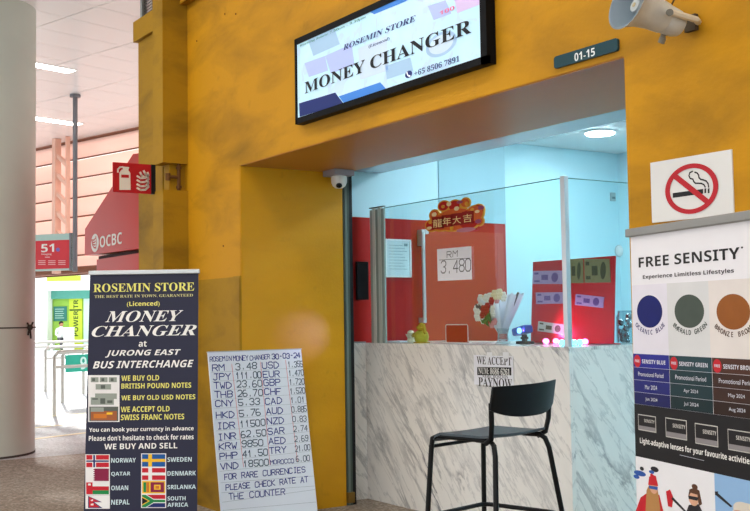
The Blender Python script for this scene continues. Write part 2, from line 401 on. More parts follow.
# louvred screen below the roof edge
PINK = M('pink_louvre_sheet', 'F6E0D8', .5, var=.05, scale=1)
_n = PINK.node_tree; _o = [x for x in _n.nodes if x.type == 'OUTPUT_MATERIAL'][0]; _t = _n.nodes.new('ShaderNodeBsdfTranslucent'); _t.inputs['Color'].default_value = lin('F6DBD1')
_m = _n.nodes.new('ShaderNodeMixShader'); _m.inputs[0].default_value = .5; _n.links.new(_n.nodes['Principled BSDF'].outputs[0], _m.inputs[1]); _n.links.new(_t.outputs[0], _m.inputs[2]); _n.links.new(_m.outputs[0], _o.inputs['Surface'])
sc_ = struct(MB().tube([st(-12, .05, CEIL - .02), st(14, .05, CEIL - .02)], .05, 8).build('wall_louvre', M('brown_rail', '7c4a33', .6)))
for k in range(7):
    z1 = CEIL - .335 * k - .03; z0 = z1 - .345
    mb = MB(); p0, p1 = st(-12, .02, z1), st(14, .02, z1); q0, q1 = st(-12, -.12, z0), st(14, -.12, z0)
    e = en * .015
    mb.add([p0, p1, q1, q0, p0 + e, p1 + e, q1 + e, q0 + e], [(3, 2, 1, 0), (4, 5, 6, 7), (0, 1, 5, 4), (2, 3, 7, 6), (0, 4, 7, 3), (1, 2, 6, 5)])
    mb.build('slat', PINK, sc_)
    MB().tube([st(-12, -.12, z0 - .006), st(14, -.12, z0 - .006)], .014, 6).build('rail', M('brown_rail'), sc_)
MB().tube([st(-12, -.15, 2.19), st(14, -.15, 2.19)], .06, 8).build('beam', M('brown_rail'), sc_)
# truss post with diagonal brackets
pA = on(56.5, 200, en, EO - en * .3)
ts = thing('truss_post', 'pink steel post with slanting brackets carrying the louvred screen', 'post', (pA.x, pA.y, 0), math.degrees(math.atan2(er.y, er.x)))
pk = M('pink_painted_steel', 'E8BDAA', .5)
MB().box(-.05, .05, -.06, .06, 2.14, CEIL - .002).build('post', pk, ts)
for k in range(6):
    z = CEIL - .30 - k * .335
    MB().prism([(.05, z + .03), (.33, z - .16), (.33, z - .235), (.05, z - .045)], -.035, .035).build('bracket', pk, ts)
MB().box(.33, .36, -.04, .04, 2.3, CEIL - .002).build('back_bar', pk, ts)

# ================================================================ LARGE THINGS
# white round column
cc = depth(-24.5, 400, 10.55); cr = .565
co = thing('round_column', 'thick white round column standing on the walkway', 'column', (cc.x, cc.y, 0))
WCOL = M('off_white_column_paint', 'CAD2C8', .5, var=.1, scale=1.6)
MB().lathe([(cr, 0), (cr, 1.0), (cr, 2.2), (cr, 3.4), (cr, CEIL - .001)], 64).build('shaft', WCOL, co, True)
MB().lathe([(cr + .004, 0), (cr + .004, .02)], 64).build('base_joint', M('dark_joint', '4a4540', .9), co, True)
sd = thing('string', 'thin dark string tied round the white column with a knot', 'string', (cc.x, cc.y, 1.25))
def _pxof(a):
    q = Vector((cc.x + cr * math.cos(a), cc.y + cr * math.sin(a), 1.25)) - CAM; return 375 + F * q.dot(RT) / q.dot(FW), q.dot(FW)
kang = min((k * .01 for k in range(628)), key=lambda a: abs(_pxof(a)[0] - 28.5) + (1000 if _pxof(a)[1] > 10.55 else 0))
MB().tube([((cr + .006) * math.cos(t), (cr + .006) * math.sin(t), 0) for t in [6.28318 * k / 64 for k in range(64)]], .006, 6, True).build('loop', M('dark_string', '3a3630', .9), sd)
kx, ky = (cr + .015) * math.cos(kang), (cr + .015) * math.sin(kang)
kn = MB().ball((kx, ky, 0), .03)
for dx, dz in ((.02, -.11), (-.035, -.075), (.06, .05), (-.05, .045)):
    kn.tube([(kx, ky, 0), (kx + dx * .6 * -math.sin(kang), ky + dx * .6 * math.cos(kang), dz * .5), (kx + dx * -math.sin(kang), ky + dx * math.cos(kang), dz)], .009, 6)
kn.build('knot', M('dark_string'), sd, True)

# marble counter
CY = 1.07; CZ = 1.115; CX0 = -6.445; CX1 = -4.36
ctr = thing('service_counter', 'white marble service counter with grey veins inside the shopfront', 'counter', (CX1, CY, 0))
MB().box(CX0 - CX1, 0, 0, .03, 0, CZ - .02).build('front_panel', MAR, ctr)
MB().box(-.03, 0, .03, .75, 0, CZ - .02).build('side_panel', MAR2, ctr)
MB().box(CX0 - CX1, .004, -.004, .75, CZ - .02, CZ).build('counter_top', MAR, ctr)
MB().box(-.04, .012, -.012, .04, 0, .0).build('corner', MAR, ctr) if False else None
mr = thing('marble_cladding', 'narrow marble side panel between shutter track and counter', 'wall panel', (XW, .9, 0))
MB().box(0, .012, 0, .168, 0, CZ).build('panel', MAR2, mr); MB().box(-.0, .016, 0, .168, CZ, CZ + .01).build('cap', gm, mr)

# shutter track
sh = thing('shutter_track', 'dark green metal shutter track at the edge of the recess', 'shutter track', (XJ, .8, 0))
GRN = M('dark_green_metal', '46544f', .45)
MB().box(-.10, .006, .001, .05, 0, ZS + .03).build('channel', GRN, sh)
MB().box(-.10, .0, .05, .08, 0, ZS + .03).build('channel_lip', BLK, sh)
MB().box(-.02, .012, .012, .03, 0, ZS - .01).build('rib', M('grey_green_metal', '66756f', .4), sh)
MB().box(-.01, .03, .0, .05, .02, .09).build('floor_bracket', M('rusty_plate', '7c5f2a', .8), sh)

# glass screen on the counter
gs = thing('glass_screen', 'clear glass screen with silver corner post on the marble counter', 'glass screen', (-4.377, 1.085, CZ))
GT = 2.072 - CZ; GXL = -6.2 + 4.377
MB().box(GXL, -.02, 0, .008, .0, GT).build('front_pane', GLS, gs)
MB().box(-.012, -.004, .02, .52, .0, GT).build('side_pane', GLS, gs)
ed = M('green_glass_edge', '5d8f8a', .2)
MB().box(GXL, -.02, -.001, .009, GT, GT + .004).build('pane_edge', ed, gs); MB().box(-.013, -.003, .02, .52, GT, GT + .004).build('pane_edge', ed, gs)
SIL = M('brushed_aluminium', 'C9CDD0', .35, .6)
MB().box(-.024, .012, -.014, .02, 0, GT + .012).build('corner_post', SIL, gs, bevel=.004)
sp = thing('glass_panel_stack', 'stacked grey green edges of sliding glass panels at the end of the screen', 'glass panel', (-6.205, 1.085, CZ))
sm = [M('glass_edge_%d' % k, c, .25, var=.05) for k, c in enumerate(('aab6ac', 'd3dad0', '8b998f', 'b9c4ba', '93a39c'))]
for k in range(5): MB().box(-.18 + k * .036, -.18 + k * .036 + .034, -.004 * (k % 2), .014, 0, GT + .0 + .01 * (k % 2)).build('panel_edge', sm[k], sp)
MB().box(-.18, 0, -.006, .016, GT + .012, GT + .018).build('cap', GRN, sp)

# red door in the partition
dr = struct(thing('door_1', 'orange red door with long silver handle in the red partition', 'door', (XW, 1.60, 0), 90))
del dr['category']
DOR = M('orange_red_door', 'B0402E', .4, var=.04)
MB().box(0, .79, -.02, .0, 0, 1.95).build('leaf', DOR, dr)
MB().box(.72, .724, -.023, -.02, .3, 1.92).build('joint', RED, dr)
hd = MB().tube([(-.03, -.055, 1.27), (-.03, -.055, 1.93)], .014, 12).build('handle', SIL, dr, True)
MB().box(-.045, -.015, -.06, -.0, 1.83, 1.95).box(-.045, -.015, -.06, 0, 1.25, 1.29).build('mount', SIL, hd)
MB().box(.0, .03, -.045, -.02, 1.92, 1.955).build('closer', SIL, dr)

# lightbox sign
FY = -.055
cTL, cBL, cBR, cTR = fac(293.5, 40, FY), fac(296, 124, FY), fac(487, 68, FY), fac(485, -38, FY)
sx0, sx1, sz0, sz1 = (cTL.x + cBL.x) / 2, (cBR.x + cTR.x) / 2, cBL.z - .002, cTL.z
SG = thing('lightbox_sign', 'backlit pale blue shop sign in a black frame above the shopfront', 'sign', (sx0, FY, sz0))
SW, SH = sx1 - sx0, sz1 - sz0
fb = MB(); tf = .035
fb.box(0, SW, .02, -FY, 0, SH)
fb.box(0, .018, 0, .02, 0, SH).box(SW - .045, SW, 0, .02, 0, SH).box(0, SW, 0, .02, 0, tf).box(0, SW, 0, .02, SH - tf, SH)
fb.build('frame', M('black_sign_frame', '0d0f12', .5, spec=.08), SG)
SF = bpy.data.materials.new('backlit_sign_print'); SF.use_nodes = True
n = SF.node_tree; b = n.nodes['Principled BSDF']; v = mapping(n)
c = mixc(n, noise(n, v, 3.5, 3, .3), lin('A9DBF2'), lin('CFEFFa')); c = mixc(n, ramp(n, noise(n, v, 9, 2, .8), [(.55, (0, 0, 0)), (.62, (.35, .35, .35))]).outputs['Color'], c, lin('B6BFE6'))
n.links.new(c, b.inputs['Base Color']); n.links.new(c, b.inputs['Emission Color']); b.inputs['Emission Strength'].default_value = .20
MB().box(.018, SW - .045, .008, .02, tf, SH - tf).build('face', SF, SG)
def lit(name, c, e=.5): return M(name, c, .5, emis=e, var=.03)
pr = MB()
Z_ = .006
def sg(x, y): return (280 + x / 3.409, y / 3.409)
art = [lit('print_navy', '1f2f6e', .12), lit('print_blue', '3f7fd0', .25), lit('print_note_violet', 'a5b4e0', .3), lit('print_note_grey', '98b9d5', .3), lit('print_note_tan', 'bcd0e2', .3), lit('print_note_pink', 'c5b4d8', .3)]
pxpoly(pr, SG, [sg(62, 352), sg(185, 315), sg(213, 352), sg(64, 398)], Z_, 0)
pxpoly(pr, SG, [sg(197, 328), sg(338, 280), sg(358, 302), sg(214, 350)], Z_, 1)
pxpoly(pr, SG, [sg(303, 40), sg(420, -14), sg(470, -32), sg(425, 4), sg(318, 48)], Z_, 1)
for q, mi in (([(90, 130), (180, 92), (200, 150), (110, 190)], 3), ([(150, 190), (240, 150), (250, 220), (170, 250)], 2), ([(262, 165), (360, 120), (365, 240), (270, 272)], 4), ([(500, 20), (560, 0), (580, 45), (520, 68)], 2), ([(590, -6), (680, -40), (684, 12), (600, 44)], 5), ([(355, 225), (440, 195), (450, 240), (360, 270)], 3), ([(80, 215), (150, 190), (160, 240), (95, 262)], 2)):
    pxpoly(pr, SG, [sg(*k) for k in q], .0072, mi)
pxell(pr, SG, *sg(545, 150), 16, 12, .0068, 3); pxell(pr, SG, *sg(545, 150), 12.5, 9.2, .0064, 4)
pr.build('printed_artwork', art, SG)
tk = lit('print_black', '14161f', .05); tb = lit('print_dark_blue', '22336f', .25)
text(SG, 'ROSEMIN STORE', sg(213, 172), sg(460, 50), tb, .004, 'b', .22)
text(SG, '(Licenced)', sg(300, 167), sg(371, 124), tb, .004, 'bi')
text(SG, 'MONEY CHANGER', sg(82, 320), sg(649, 62), tk, .004, 'b')
text(SG, '+65 8506 7891', sg(456, 260), sg(609, 188), tb, .004, 'b')
text(SG, 'Working hours: 7.30am - 9.30pm', sg(66, 162), sg(290, 52), lit('print_green', '2b7a68', .2), .004, 'bi')
text(SG, '100', sg(542, 52), sg(592, 18), lit('print_rose', 'd06a8a', .4), .004, 'sb')
ph = MB(); pxell(ph, SG, *sg(436, 253), 3.6, 3.6, .004); ph.build('phone_icon', tb, SG)
ph = MB(); pxtube(ph, SG, [sg(431, 246), sg(432, 253), sg(436, 258), sg(442, 259)], 1.1, .003); ph.build('phone_handset', lit('print_white', 'ffffff', .6), SG)

# unit number plate
q0, q1 = fac(556, 69.3), fac(619.3, 37.7); z0 = fac(619, 50.9).z
UN = thing('unit_number_plate', 'dark teal number plate reading 01-15 above the shopfront', 'sign', (q0.x, -.012, z0))
wd, ht = q1.x - q0.x, q1.z - z0 - .001
rr = .012
def rrect(x0, x1, z0, z1, r, n=4):
    o = []
    for cx, cz, a0 in ((x1 - r, z0 + r, -90), (x1 - r, z1 - r, 0), (x0 + r, z1 - r, 90), (x0 + r, z0 + r, 180)):
        for k in range(n + 1): a = R(a0 + 90 * k / n); o.append((cx + r * math.cos(a), cz + r * math.sin(a)))
    return o
MB().prism(rrect(0, wd, 0, ht, rr), 0, .012).build('plate', M('dark_teal', '17404a', .4), UN)
text(UN, '01-15', (574.7, 61.6), (594.9, 47.3), M('print_white_matt', 'e8eeee', .5), -.001, 'sb')

# no-smoking sign
q0 = fac(651.3, 163); q1 = fac(732.5, 148.6); zb = fac(653, 223).z
NS = thing('no_smoking_sign', 'white no smoking sign with red circle on the yellow wall', 'sign', (q0.x, -.006, zb))
MB().box(0, q1.x - q0.x, 0, .006, 0, q0.z - zb).build('plate', M('white_sign_plate', 'dcdedd', .4, var=.04), NS)
def ns(x, y): return (640 + x / 5.682, 140 + y / 5.682)
sr = M('sign_red', 'b5202b', .4); sk = M('sign_black', '1c1c1e', .4)
cg = MB()
pxpoly(cg, NS, [ns(187, 302), ns(360, 278), ns(360, 305), ns(187, 329)], -.001)
for x in (367, 386): pxpoly(cg, NS, [ns(x, 276), ns(x + 10, 274), ns(x + 10, 301), ns(x, 303)], -.001)
cg.build('cigarette', sk, NS)
smk = MB()
pxtube(smk, NS, [ns(*p) for p in ((300, 178), (284, 186), (279, 203), (286, 218), (302, 223), (306, 236), (316, 246), (332, 246), (350, 247), (364, 254), (372, 268))], 1.5, -.001)
pxtube(smk, NS, [ns(*p) for p in ((312, 183), (326, 188), (334, 200), (336, 214), (346, 224), (362, 227), (378, 234), (388, 248), (391, 268))], 1.5, -.001)
smk.build('smoke', sk, NS)
rg = MB(); c = L2(NS, *ns(292, 277)); ex = L2(NS, *ns(447, 260))[0] - c[0]; ez = L2(NS, *ns(292, 134))[1] - c[1]
N = 48
for k in range(N):
    a, b2 = 6.28318 * k / N, 6.28318 * (k + 1) / N
    rg.add([(c[0] + ex * s_ * math.cos(t), -.0022, c[1] + ez * s_ * math.sin(t)) for s_, t in ((.815, a), (1, a), (1, b2), (.815, b2))], [(0, 1, 2, 3)])
rg.build('prohibition_ring', sr, NS)
sb_ = MB(); pxpoly(sb_, NS, [ns(178, 208), ns(200, 184), ns(404, 346), ns(382, 370)], -.002); sb_.build('prohibition_bar', sr, NS)

# horn loudspeaker
bk = side(684, 27, -2.6); bk.y = -.06
HS = thing('horn_loudspeaker', 'weathered beige horn loudspeaker on a bracket fixed to the yellow wall', 'loudspeaker', (fac(692, 24).x, 0, fac(692, 24).z))
HO = HS.location.copy()
mouth = side(626, 4, -2.63) ; mouth.y = min(mouth.y, -.30); back = side(680, 25, -2.62)
back = fac(674, 23, -.105); mouth = fac(628, 2, -.305)
ax = (mouth - back).normalized(); q = ax.to_track_quat('Z', 'Y').to_matrix().to_4x4()
HM = Matrix.Translation(back - HO) @ q; Ln = (mouth - back).length
BEI = M('weathered_beige_plastic', 'C3C8C6', .6, var=.25, scale=14); GIN = M('blue_grey_horn_inside', '7f8f9a', .55, var=.1)
MB().lathe([(.02, -.03), (.042, -.024), (.05, -.005), (.053, .04), (.051, .048), (.056, .052), (.06, .10), (.07, Ln * .72), (.088, Ln * .92), (.102, Ln), (.104, Ln + .004)], 40, HM, cap=False).build('horn_body', BEI, HS, True)
MB().lathe([(.104, Ln + .004), (.099, Ln + .004), (.084, Ln * .9), (.064, Ln * .65), (.04, Ln * .45), (.001, Ln * .42)], 40, HM, cap=False).build('horn_inside', GIN, HS, True)
MB().lathe([(.02, Ln * .4), (.024, Ln * .7), (.027, Ln * .82), (.024, Ln * .86), (.001, Ln * .87)], 24, HM, cap=False).build('driver_cone', M('pale_grey_cone', 'aeb6b8', .5), HS, True)
MB().lathe([(.009, Ln * .871), (.009, Ln * .876), (.001, Ln * .878)], 16, HM, cap=False).build('cone_badge', M('tan_badge', 'a99a76', .6), HS)
def hp(px, py, y): return fac(px, py, y) - HO
MB().box(-.02, .03, -.02, -.001, -.03, .03).build('wall_plate', M('dark_rust_bracket', '4d4336', .8), HS)
MB().tube([hp(668, 11.5, -.19), hp(680, 15, -.14), hp(696, 19.5, -.07), hp(698, 22, -.02)], .0125, 8).build('bracket_arm', M('pale_bracket', 'd4cfbe', .5, var=.1), HS, True)
MB().tube([hp(669.5, 12.5, -.2), hp(669.8, 12.5, -.215)], .013, 14).build('pivot_bolt', M('grey_bolt', '77756c', .5, .5), HS)
MB().tube([hp(664, 33, -.12), hp(662.5, 38, -.12)], .010, 12).tube([hp(663, 38, -.12), hp(661, 43, -.12)], .013, 12).build('cable_gland', M('grey_gland', '8b877a', .6), HS)
MB().tube([hp(672, 10, -.09), hp(671, 6, -.05), hp(677, -6, -.008)], .0035, 8).build('cable', M('brown_cable', '5a4427', .7), HS, True)

# dome security camera
dc = flr(339.5, 171, ZS - .006)
dc.y = min(dc.y, .70); dc.x = max(dc.x, XJ + .12)
SC = thing('security_camera', 'small white dome security camera under the soffit beside the shutter track', 'camera', (dc.x, dc.y, ZS - .006))
MB().box(-.085, .075, -.08, .08, -.04, 0).build('junction_box', M('grey_box', '9c9ba6', .5), SC, bevel=.004)
MB().lathe([(.052, -.041), (.056, -.06), (.054, -.085), (.044, -.108), (.026, -.122), (.001, -.126)], 28, cap=False).build('dome_housing', M('white_camera_shell', 'e4e4de', .35), SC, True)
vdir = (CAM - SC.location).normalized()
MB().ball(Vector((0, 0, -.085)) + Vector((vdir.x, vdir.y, -.55)).normalized() * .03, .026).build('lens', M('black_lens', '0a0a0c', .15), SC, True)

# fire extinguisher sign
EX = -7.30
ea, eb = side(113, 162, EX), side(153.5, 165, EX); ez = side(113.5, 192, EX).z
ES = thing('fire_extinguisher_sign', 'red projecting sign with extinguisher and flame pictograms on the pilaster', 'sign', (EX, ea.y, ez), 90)
ew, eh = eb.y - ea.y, ea.z - ez
MB().box(0, ew - .02, 0, .012, 0, eh).build('plate', M('sign_red_plate', 'b01a22', .4), ES)
MB().box(ew - .02, ew + .012, -.01, .03, -.0, eh).build('mounting_bracket', BLK, ES)
def es(x, y): return (70 + x / 3.931, 140 + y / 3.931)
wm_ = M('print_cream', 'ded6cc', .5)
e = MB(); pxpoly(e, ES, [es(*p) for p in ((194, 128), (203, 116), (228, 117), (237, 130), (238, 196), (194, 196))], -.001)
pxpoly(e, ES, [es(*p) for p in ((207, 117), (207, 104), (232, 107), (230, 117))], -.001)
pxtube(e, ES, [es(*p) for p in ((208, 106), (196, 107), (188, 116), (188, 126))], 1.6, -.001); e.build('extinguisher_pictogram', wm_, ES)
e = MB(); pxpoly(e, ES, [es(*p) for p in ((201, 136), (231, 137), (231, 149), (201, 148))], -.002); e.build('pictogram_label', M('sign_red_plate'), ES)
e = MB()
for dy, l in ((0, 1), (20, 1.05), (40, 1.1), (58, 1.1)):
    pts = [(265 - l, 150 + dy * .8), (278, 158 + dy * .8), (296, 157 + dy * .8), (308, 146 + dy * .8), (305, 136 + dy * .75)]
    pxtube(e, ES, [es(a_, b_ - 8) for a_, b_ in pts], 2.0, -.001)
pxtube(e, ES, [es(*p) for p in ((290, 122), (296, 134), (308, 142))], 2.2, -.001); pxtube(e, ES, [es(*p) for p in ((276, 128), (282, 140), (292, 146))], 2.2, -.001)
e.build('flame_pictogram', wm_, ES)

# pipe and valve in the pilaster gap
pv = thing('pipe_valve', 'small rusty pipe with a tap in the gap of the pilaster', 'pipe', (-7.165, -.06, 2.238))
rst = M('rusty_iron', '6b4a2a', .8, .3, var=.25)
MB().tube([(0, 0, 0), (0, 0, .197)], .013, 10).build('pipe', rst, pv, True)
MB().tube([(0, 0, .1), (-.01, -.08, .1)], .012, 10).tube([(-.01, -.08, .075), (-.01, -.08, .125)], .018, 10).build('tap', rst, pv, True)
for z_ in (.02, .16): MB().lathe([(.02, z_), (.02, z_ + .018)], 12).build('collar', rst, pv, True)

# ================================================================ BANNERS AND BOARDS
# left roll-up banner
BN = thing('roll_up_banner', 'dark blue roll-up banner with yellow and white lettering and flags beside the rate board', 'banner', (-5.665, -1.26, 0), 56.3, -5)
tl = L2(BN, 90, 275); tr_ = L2(BN, 198.5, 273); bw0 = L2(BN, 84, 511)[0] - .002
NAVY = M('navy_banner_print', '2a2c42', .45, var=.06, scale=2)
zt = (tl[1] + tr_[1]) / 2
MB().prism([(bw0, .09), (tr_[0] + .004, .09), (tr_[0], zt), (tl[0], zt)], 0, .004).build('banner_sheet', NAVY, BN)
MB().box(tl[0] - .006, tr_[0] + .006, -.012, .014, zt - .002, zt + .022).build('top_rail', M('silver_rail', 'c3c8ca', .35, .5), BN, bevel=.003)
MB().box(bw0 - .02, tr_[0] + .02, -.06, .06, .02, .09).build('base_cassette', M('silver_rail'), BN, bevel=.01)
for fx_ in (.06, .5): MB().box(fx_, fx_ + .04, -.12, .16, .0, .02).build('foot', M('silver_rail'), BN)
MB().tube([(.3, .02, .09), (.3, .02, zt)], .01, 8).build('support_pole', M('silver_rail'), BN)
py_ = M('print_yellow', 'e8e37a', .5); pw = M('print_white_bright', 'f2f2ee', .5); pcy = M('print_cool_white', 'cfe4ea', .5)
def z2(x, y): return (80 + x / 4.262, 260 + y / 4.262)
def z3(x, y): return (80 + x / 3.623, 370 + y / 3.623)
for s_, bl, tr2, mt, stl, she in (
    ('ROSEMIN STORE', z2(57, 138), z2(487, 95), py_, 'b', 0), ('THE BEST RATE IN TOWN, GUARANTEED', z2(62, 164), z2(482, 144), M('print_pale_yellow', 'cfcb8e', .5), 'b', 0),
    ('(Licenced)', z2(200, 202), z2(340, 175), py_, 'sb', 0), ('MONEY', z2(107, 266), z2(441, 213), pw, 'b', .35), ('CHANGER', z2(50, 328), z2(498, 275), pw, 'b', .35),
    ('at', z2(250, 370), z2(285, 345), pw, 'sb', 0), ('JURONG EAST', z2(107, 416), z2(430, 380), pw, 'sb', .28), ('BUS INTERCHANGE', z2(55, 463), z2(485, 425), pw, 'sb', .28),
    ('WE BUY OLD', z3(150, 40), z3(287, 18), py_, 'sb', 0), ('BRITISH POUND NOTES', z3(150, 68), z3(403, 45), py_, 'sb', 0), ('WE BUY OLD USD NOTES', z3(150, 110), z3(418, 88), py_, 'sb', 0),
    ('WE ACCEPT OLD', z3(148, 153), z3(325, 130), py_, 'sb', 0), ('SWISS FRANC NOTES', z3(148, 182), z3(378, 158), py_, 'sb', 0),
    ('You can book your currency in advance', z3(33, 229), z3(412, 203), pw, 'sb', 0), ("Please don't hesitate to check for rates", z3(32, 257), z3(412, 232), pw, 'sb', 0),
    ('WE BUY AND SELL', z3(88, 288), z3(353, 263), pw, 'sb', 0),
    ('NORWAY', z3(113, 336), z3(203, 318), pcy, 'sb', 0), ('QATAR', z3(113, 386), z3(183, 368), pcy, 'sb', 0), ('OMAN', z3(113, 436), z3(175, 418), pcy, 'sb', 0), ('NEPAL', z3(113, 488), z3(180, 469), pcy, 'sb', 0),
    ('SWEDEN', z3(317, 333), z3(405, 315), pcy, 'sb', 0), ('DENMARK', z3(317, 383), z3(420, 365), pcy, 'sb', 0), ('SRILANKA', z3(317, 432), z3(420, 415), pcy, 'sb', 0),
    ('SOUTH', z3(317, 473), z3(383, 457), pcy, 'sb', 0), ('AFRICA', z3(317, 496), z3(392, 480), pcy, 'sb', 0)):
    text(BN, s_, bl, tr2, mt, -.002, stl, she)
FL = [M('flag_white', 'eeeeee', .5), M('flag_red', 'c8202f', .5), M('flag_navy', '1d2f6f', .5), M('flag_blue', '1c5aa0', .5), M('flag_yellow', 'f2c230', .5), M('flag_green', '1e8a4a', .5), M('flag_maroon', '8a1f45', .5), M('flag_orange', 'd07a2a', .5), M('flag_black', '151515', .5), M('note_grey', '9aa39a', .5), M('note_dark', '5d655f', .5), M('note_rust', 'a5603a', .5)]
def flag(x0, y0, x1, y1, shapes, name='flag'):
    mb = MB(); rect = lambda a, b, c_, d: [(x0 + (x1 - x0) * u, y0 + (y1 - y0) * v_) for u, v_ in ((a, b), (c_, b), (c_, d), (a, d))]
    pxpoly(mb, BN, rect(-.04, -.06, 1.04, 1.06), -.0012, 0)
    for k, s_ in enumerate(shapes):
        mi = s_[0]; p = s_[1:]
        pts = rect(*p) if len(p) == 4 and not isinstance(p[0], tuple) else [(x0 + (x1 - x0) * u, y0 + (y1 - y0) * v_) for u, v_ in p]
        pxpoly(mb, BN, pts, -.0016 - .0003 * k, mi)
    mb.build(name, FL, BN)
fl_l = [(308, 352), (357, 402), (407, 450), (456, 500)]; fl_r = [(305, 350), (355, 398), (402, 447), (452, 497)]
nordic = lambda bgc, c1, c2=None: [(bgc, 0, 0, 1, 1), (c1, .27, 0, .43, 1), (c1, 0, .38, 1, .62)] + ([(c2, .31, 0, .39, 1), (c2, 0, .44, 1, .56)] if c2 is not None else [])
des_l = [nordic(1, 0, 2), [(0, 0, 0, 1, 1), (6, .38, 0, 1, 1)] + [(6, (.39, k / 6), (.3, k / 6 + .083), (.39, k / 6 + .167)) for k in range(6)], [(0, 0, 0, 1, .34), (1, 0, .34, 1, .67), (5, 0, .67, 1, 1), (1, 0, 0, .28, 1), (0, .08, .1, .2, .26)],
         [(0, 0, 0, 1, 1), (2, (.08, 0), (.7, .52), (.35, .52), (.72, 1), (.08, 1)), (1, (.12, .08), (.58, .47), (.27, .49), (.6, .94), (.12, .94)), (0, (.2, .33), (.3, .28), (.3, .42), (.2, .42)), (0, (.2, .65), (.32, .62), (.32, .78), (.2, .78))]]
des_r = [nordic(3, 4), nordic(1, 0), [(4, 0, 0, 1, 1), (5, .06, .1, .18, .9), (7, .19, .1, .31, .9), (6, .37, .1, .95, .9), (4, .52, .3, .8, .7), (7, .58, .4, .74, .62)],
         [(0, 0, 0, 1, 1), (1, (.2, 0), (1, 0), (1, .33), (.5, .33)), (2, (.2, 1), (.5, .67), (1, .67), (1, 1)), (5, (0, 0), (.16, 0), (.5, .4), (1, .4), (1, .6), (.5, .6), (.16, 1), (0, 1)), (4, (0, .14), (.34, .5), (0, .86)), (8, (0, .22), (.27, .5), (0, .78))]]
for (ya, yb), d_ in zip(fl_l, des_l): flag(*z3(23, ya), *z3(105, yb), d_)
for (ya, yb), d_ in zip(fl_r, des_r): flag(*z3(225, ya), *z3(309, yb), d_)
for (ya, yb), d_ in zip(((22, 75), (80, 130), (133, 185)), (
    [(0, 0, 0, 1, 1), (9, .05, .08, .32, .42), (9, .36, .08, .63, .42), (9, .67, .08, .95, .42), (9, .22, .55, .75, .92), (10, .1, .15, .2, .35), (10, .42, .15, .52, .35), (10, .74, .15, .84, .35), (10, .4, .62, .55, .86)],
    [(0, 0, 0, 1, 1), (9, .2, .1, .95, .5), (9, .05, .38, .85, .92), (10, .38, .45, .55, .85), (10, .1, .45, .3, .55), (10, .62, .6, .8, .8)],
    [(10, 0, 0, 1, 1), (11, .05, .3, .95, .95), (7, .15, .5, .6, .8), (9, .05, .05, .5, .35), (4, .6, .4, .8, .55)])):
    flag(*z3(34, ya), *z3(139, yb), d_, 'banknote_picture')

# handwritten rate board leaning on the recess lining
BD = thing('rate_board', 'white handwritten currency rate board leaning on the yellow wall', 'board', (-6.085, -.25, 0), 90, -10.4)
P = [L2(BD, *q) for q in ((208, 353), (301, 349), (322, 511), (221.5, 511))]
zt = (P[0][1] + P[1][1]) / 2; xa = P[0][0]; xb = P[1][0]
BRD = M('whiteboard_sheet', 'e4eaf5', .35, var=.03, scale=2)
MB().prism([(xa, .0), (xb, .0), (xb, zt), (xa, zt)], 0, .012).build('board_sheet', BRD, BD)
MB().box(xa - .003, xb + .003, -.003, .015, zt, zt + .006).build('edge_strip', M('grey_edge', 'b7bcc0', .5), BD)
ink = M('blue_ink', '1f2f86', .6); pen = M('grey_ink', '43566c', .6); rdl = M('red_line_ink', 'd9828a', .6); gln = M('grey_rule_ink', '9aa3ad', .6)
ln = MB()
for a, b2 in (((231.7, 364), (243.5, 467)), ((260.5, 362), (270, 465)), ((285.5, 360), (297.5, 462))): pxtube(ln, BD, [a, b2], .55, -.0006)
ln.build('column_rule', rdl, BD)
ln = MB(); yl = [371, 380, 389, 398, 407, 418.5, 429.5, 440.5, 450, 460, 470]; yr = [366.6, 375.5, 384, 393, 402.5, 411.5, 421, 430.5, 440.5, 450, 460.5]
def bx(y, k): return 208 + (y - 353) * .082 + k
for a, b2 in zip(yl, yr): pxtube(ln, BD, [(bx(a, 0) + 2, a + 1.4), (bx(a, 0) + 94, b2 + 1)], .25, -.0004)
for a, b2 in ((482, 476), (492, 486), (501.5, 489.5), (509.5, 502)): pxtube(ln, BD, [(bx(a, 2), a + .8), (bx(a, 95), b2)], .3, -.0004)
ln.build('ruled_line', gln, BD)
wr, wr2 = M('blue_ink'), M('grey_ink')
def put(mt, s_, x, y, x1, y1, h, wd=.0062):
    n = len(s_); k = 0
    for word in s_.split(' '):
        mb = MB(); fx = lambda u: (x + (x1 - x) * u / n, y + (y1 - y) * u / n)
        hand(mb, BD, word, fx(k), fx(k + len(word)), h, wd, -.001); k += len(word) + 1
        mb.build('handwriting', mt, BD)
put(wr, 'ROSEMIN', 210, 361.5, 232, 360.5, 4.6, .0045); put(wr, 'MONEY', 233.5, 361, 249, 360, 5, .0045); put(wr, 'CHANGER', 250, 360.4, 270.5, 358.5, 4.5, .0045); put(wr, '30-03-24', 272, 359.2, 301, 357.5, 5)
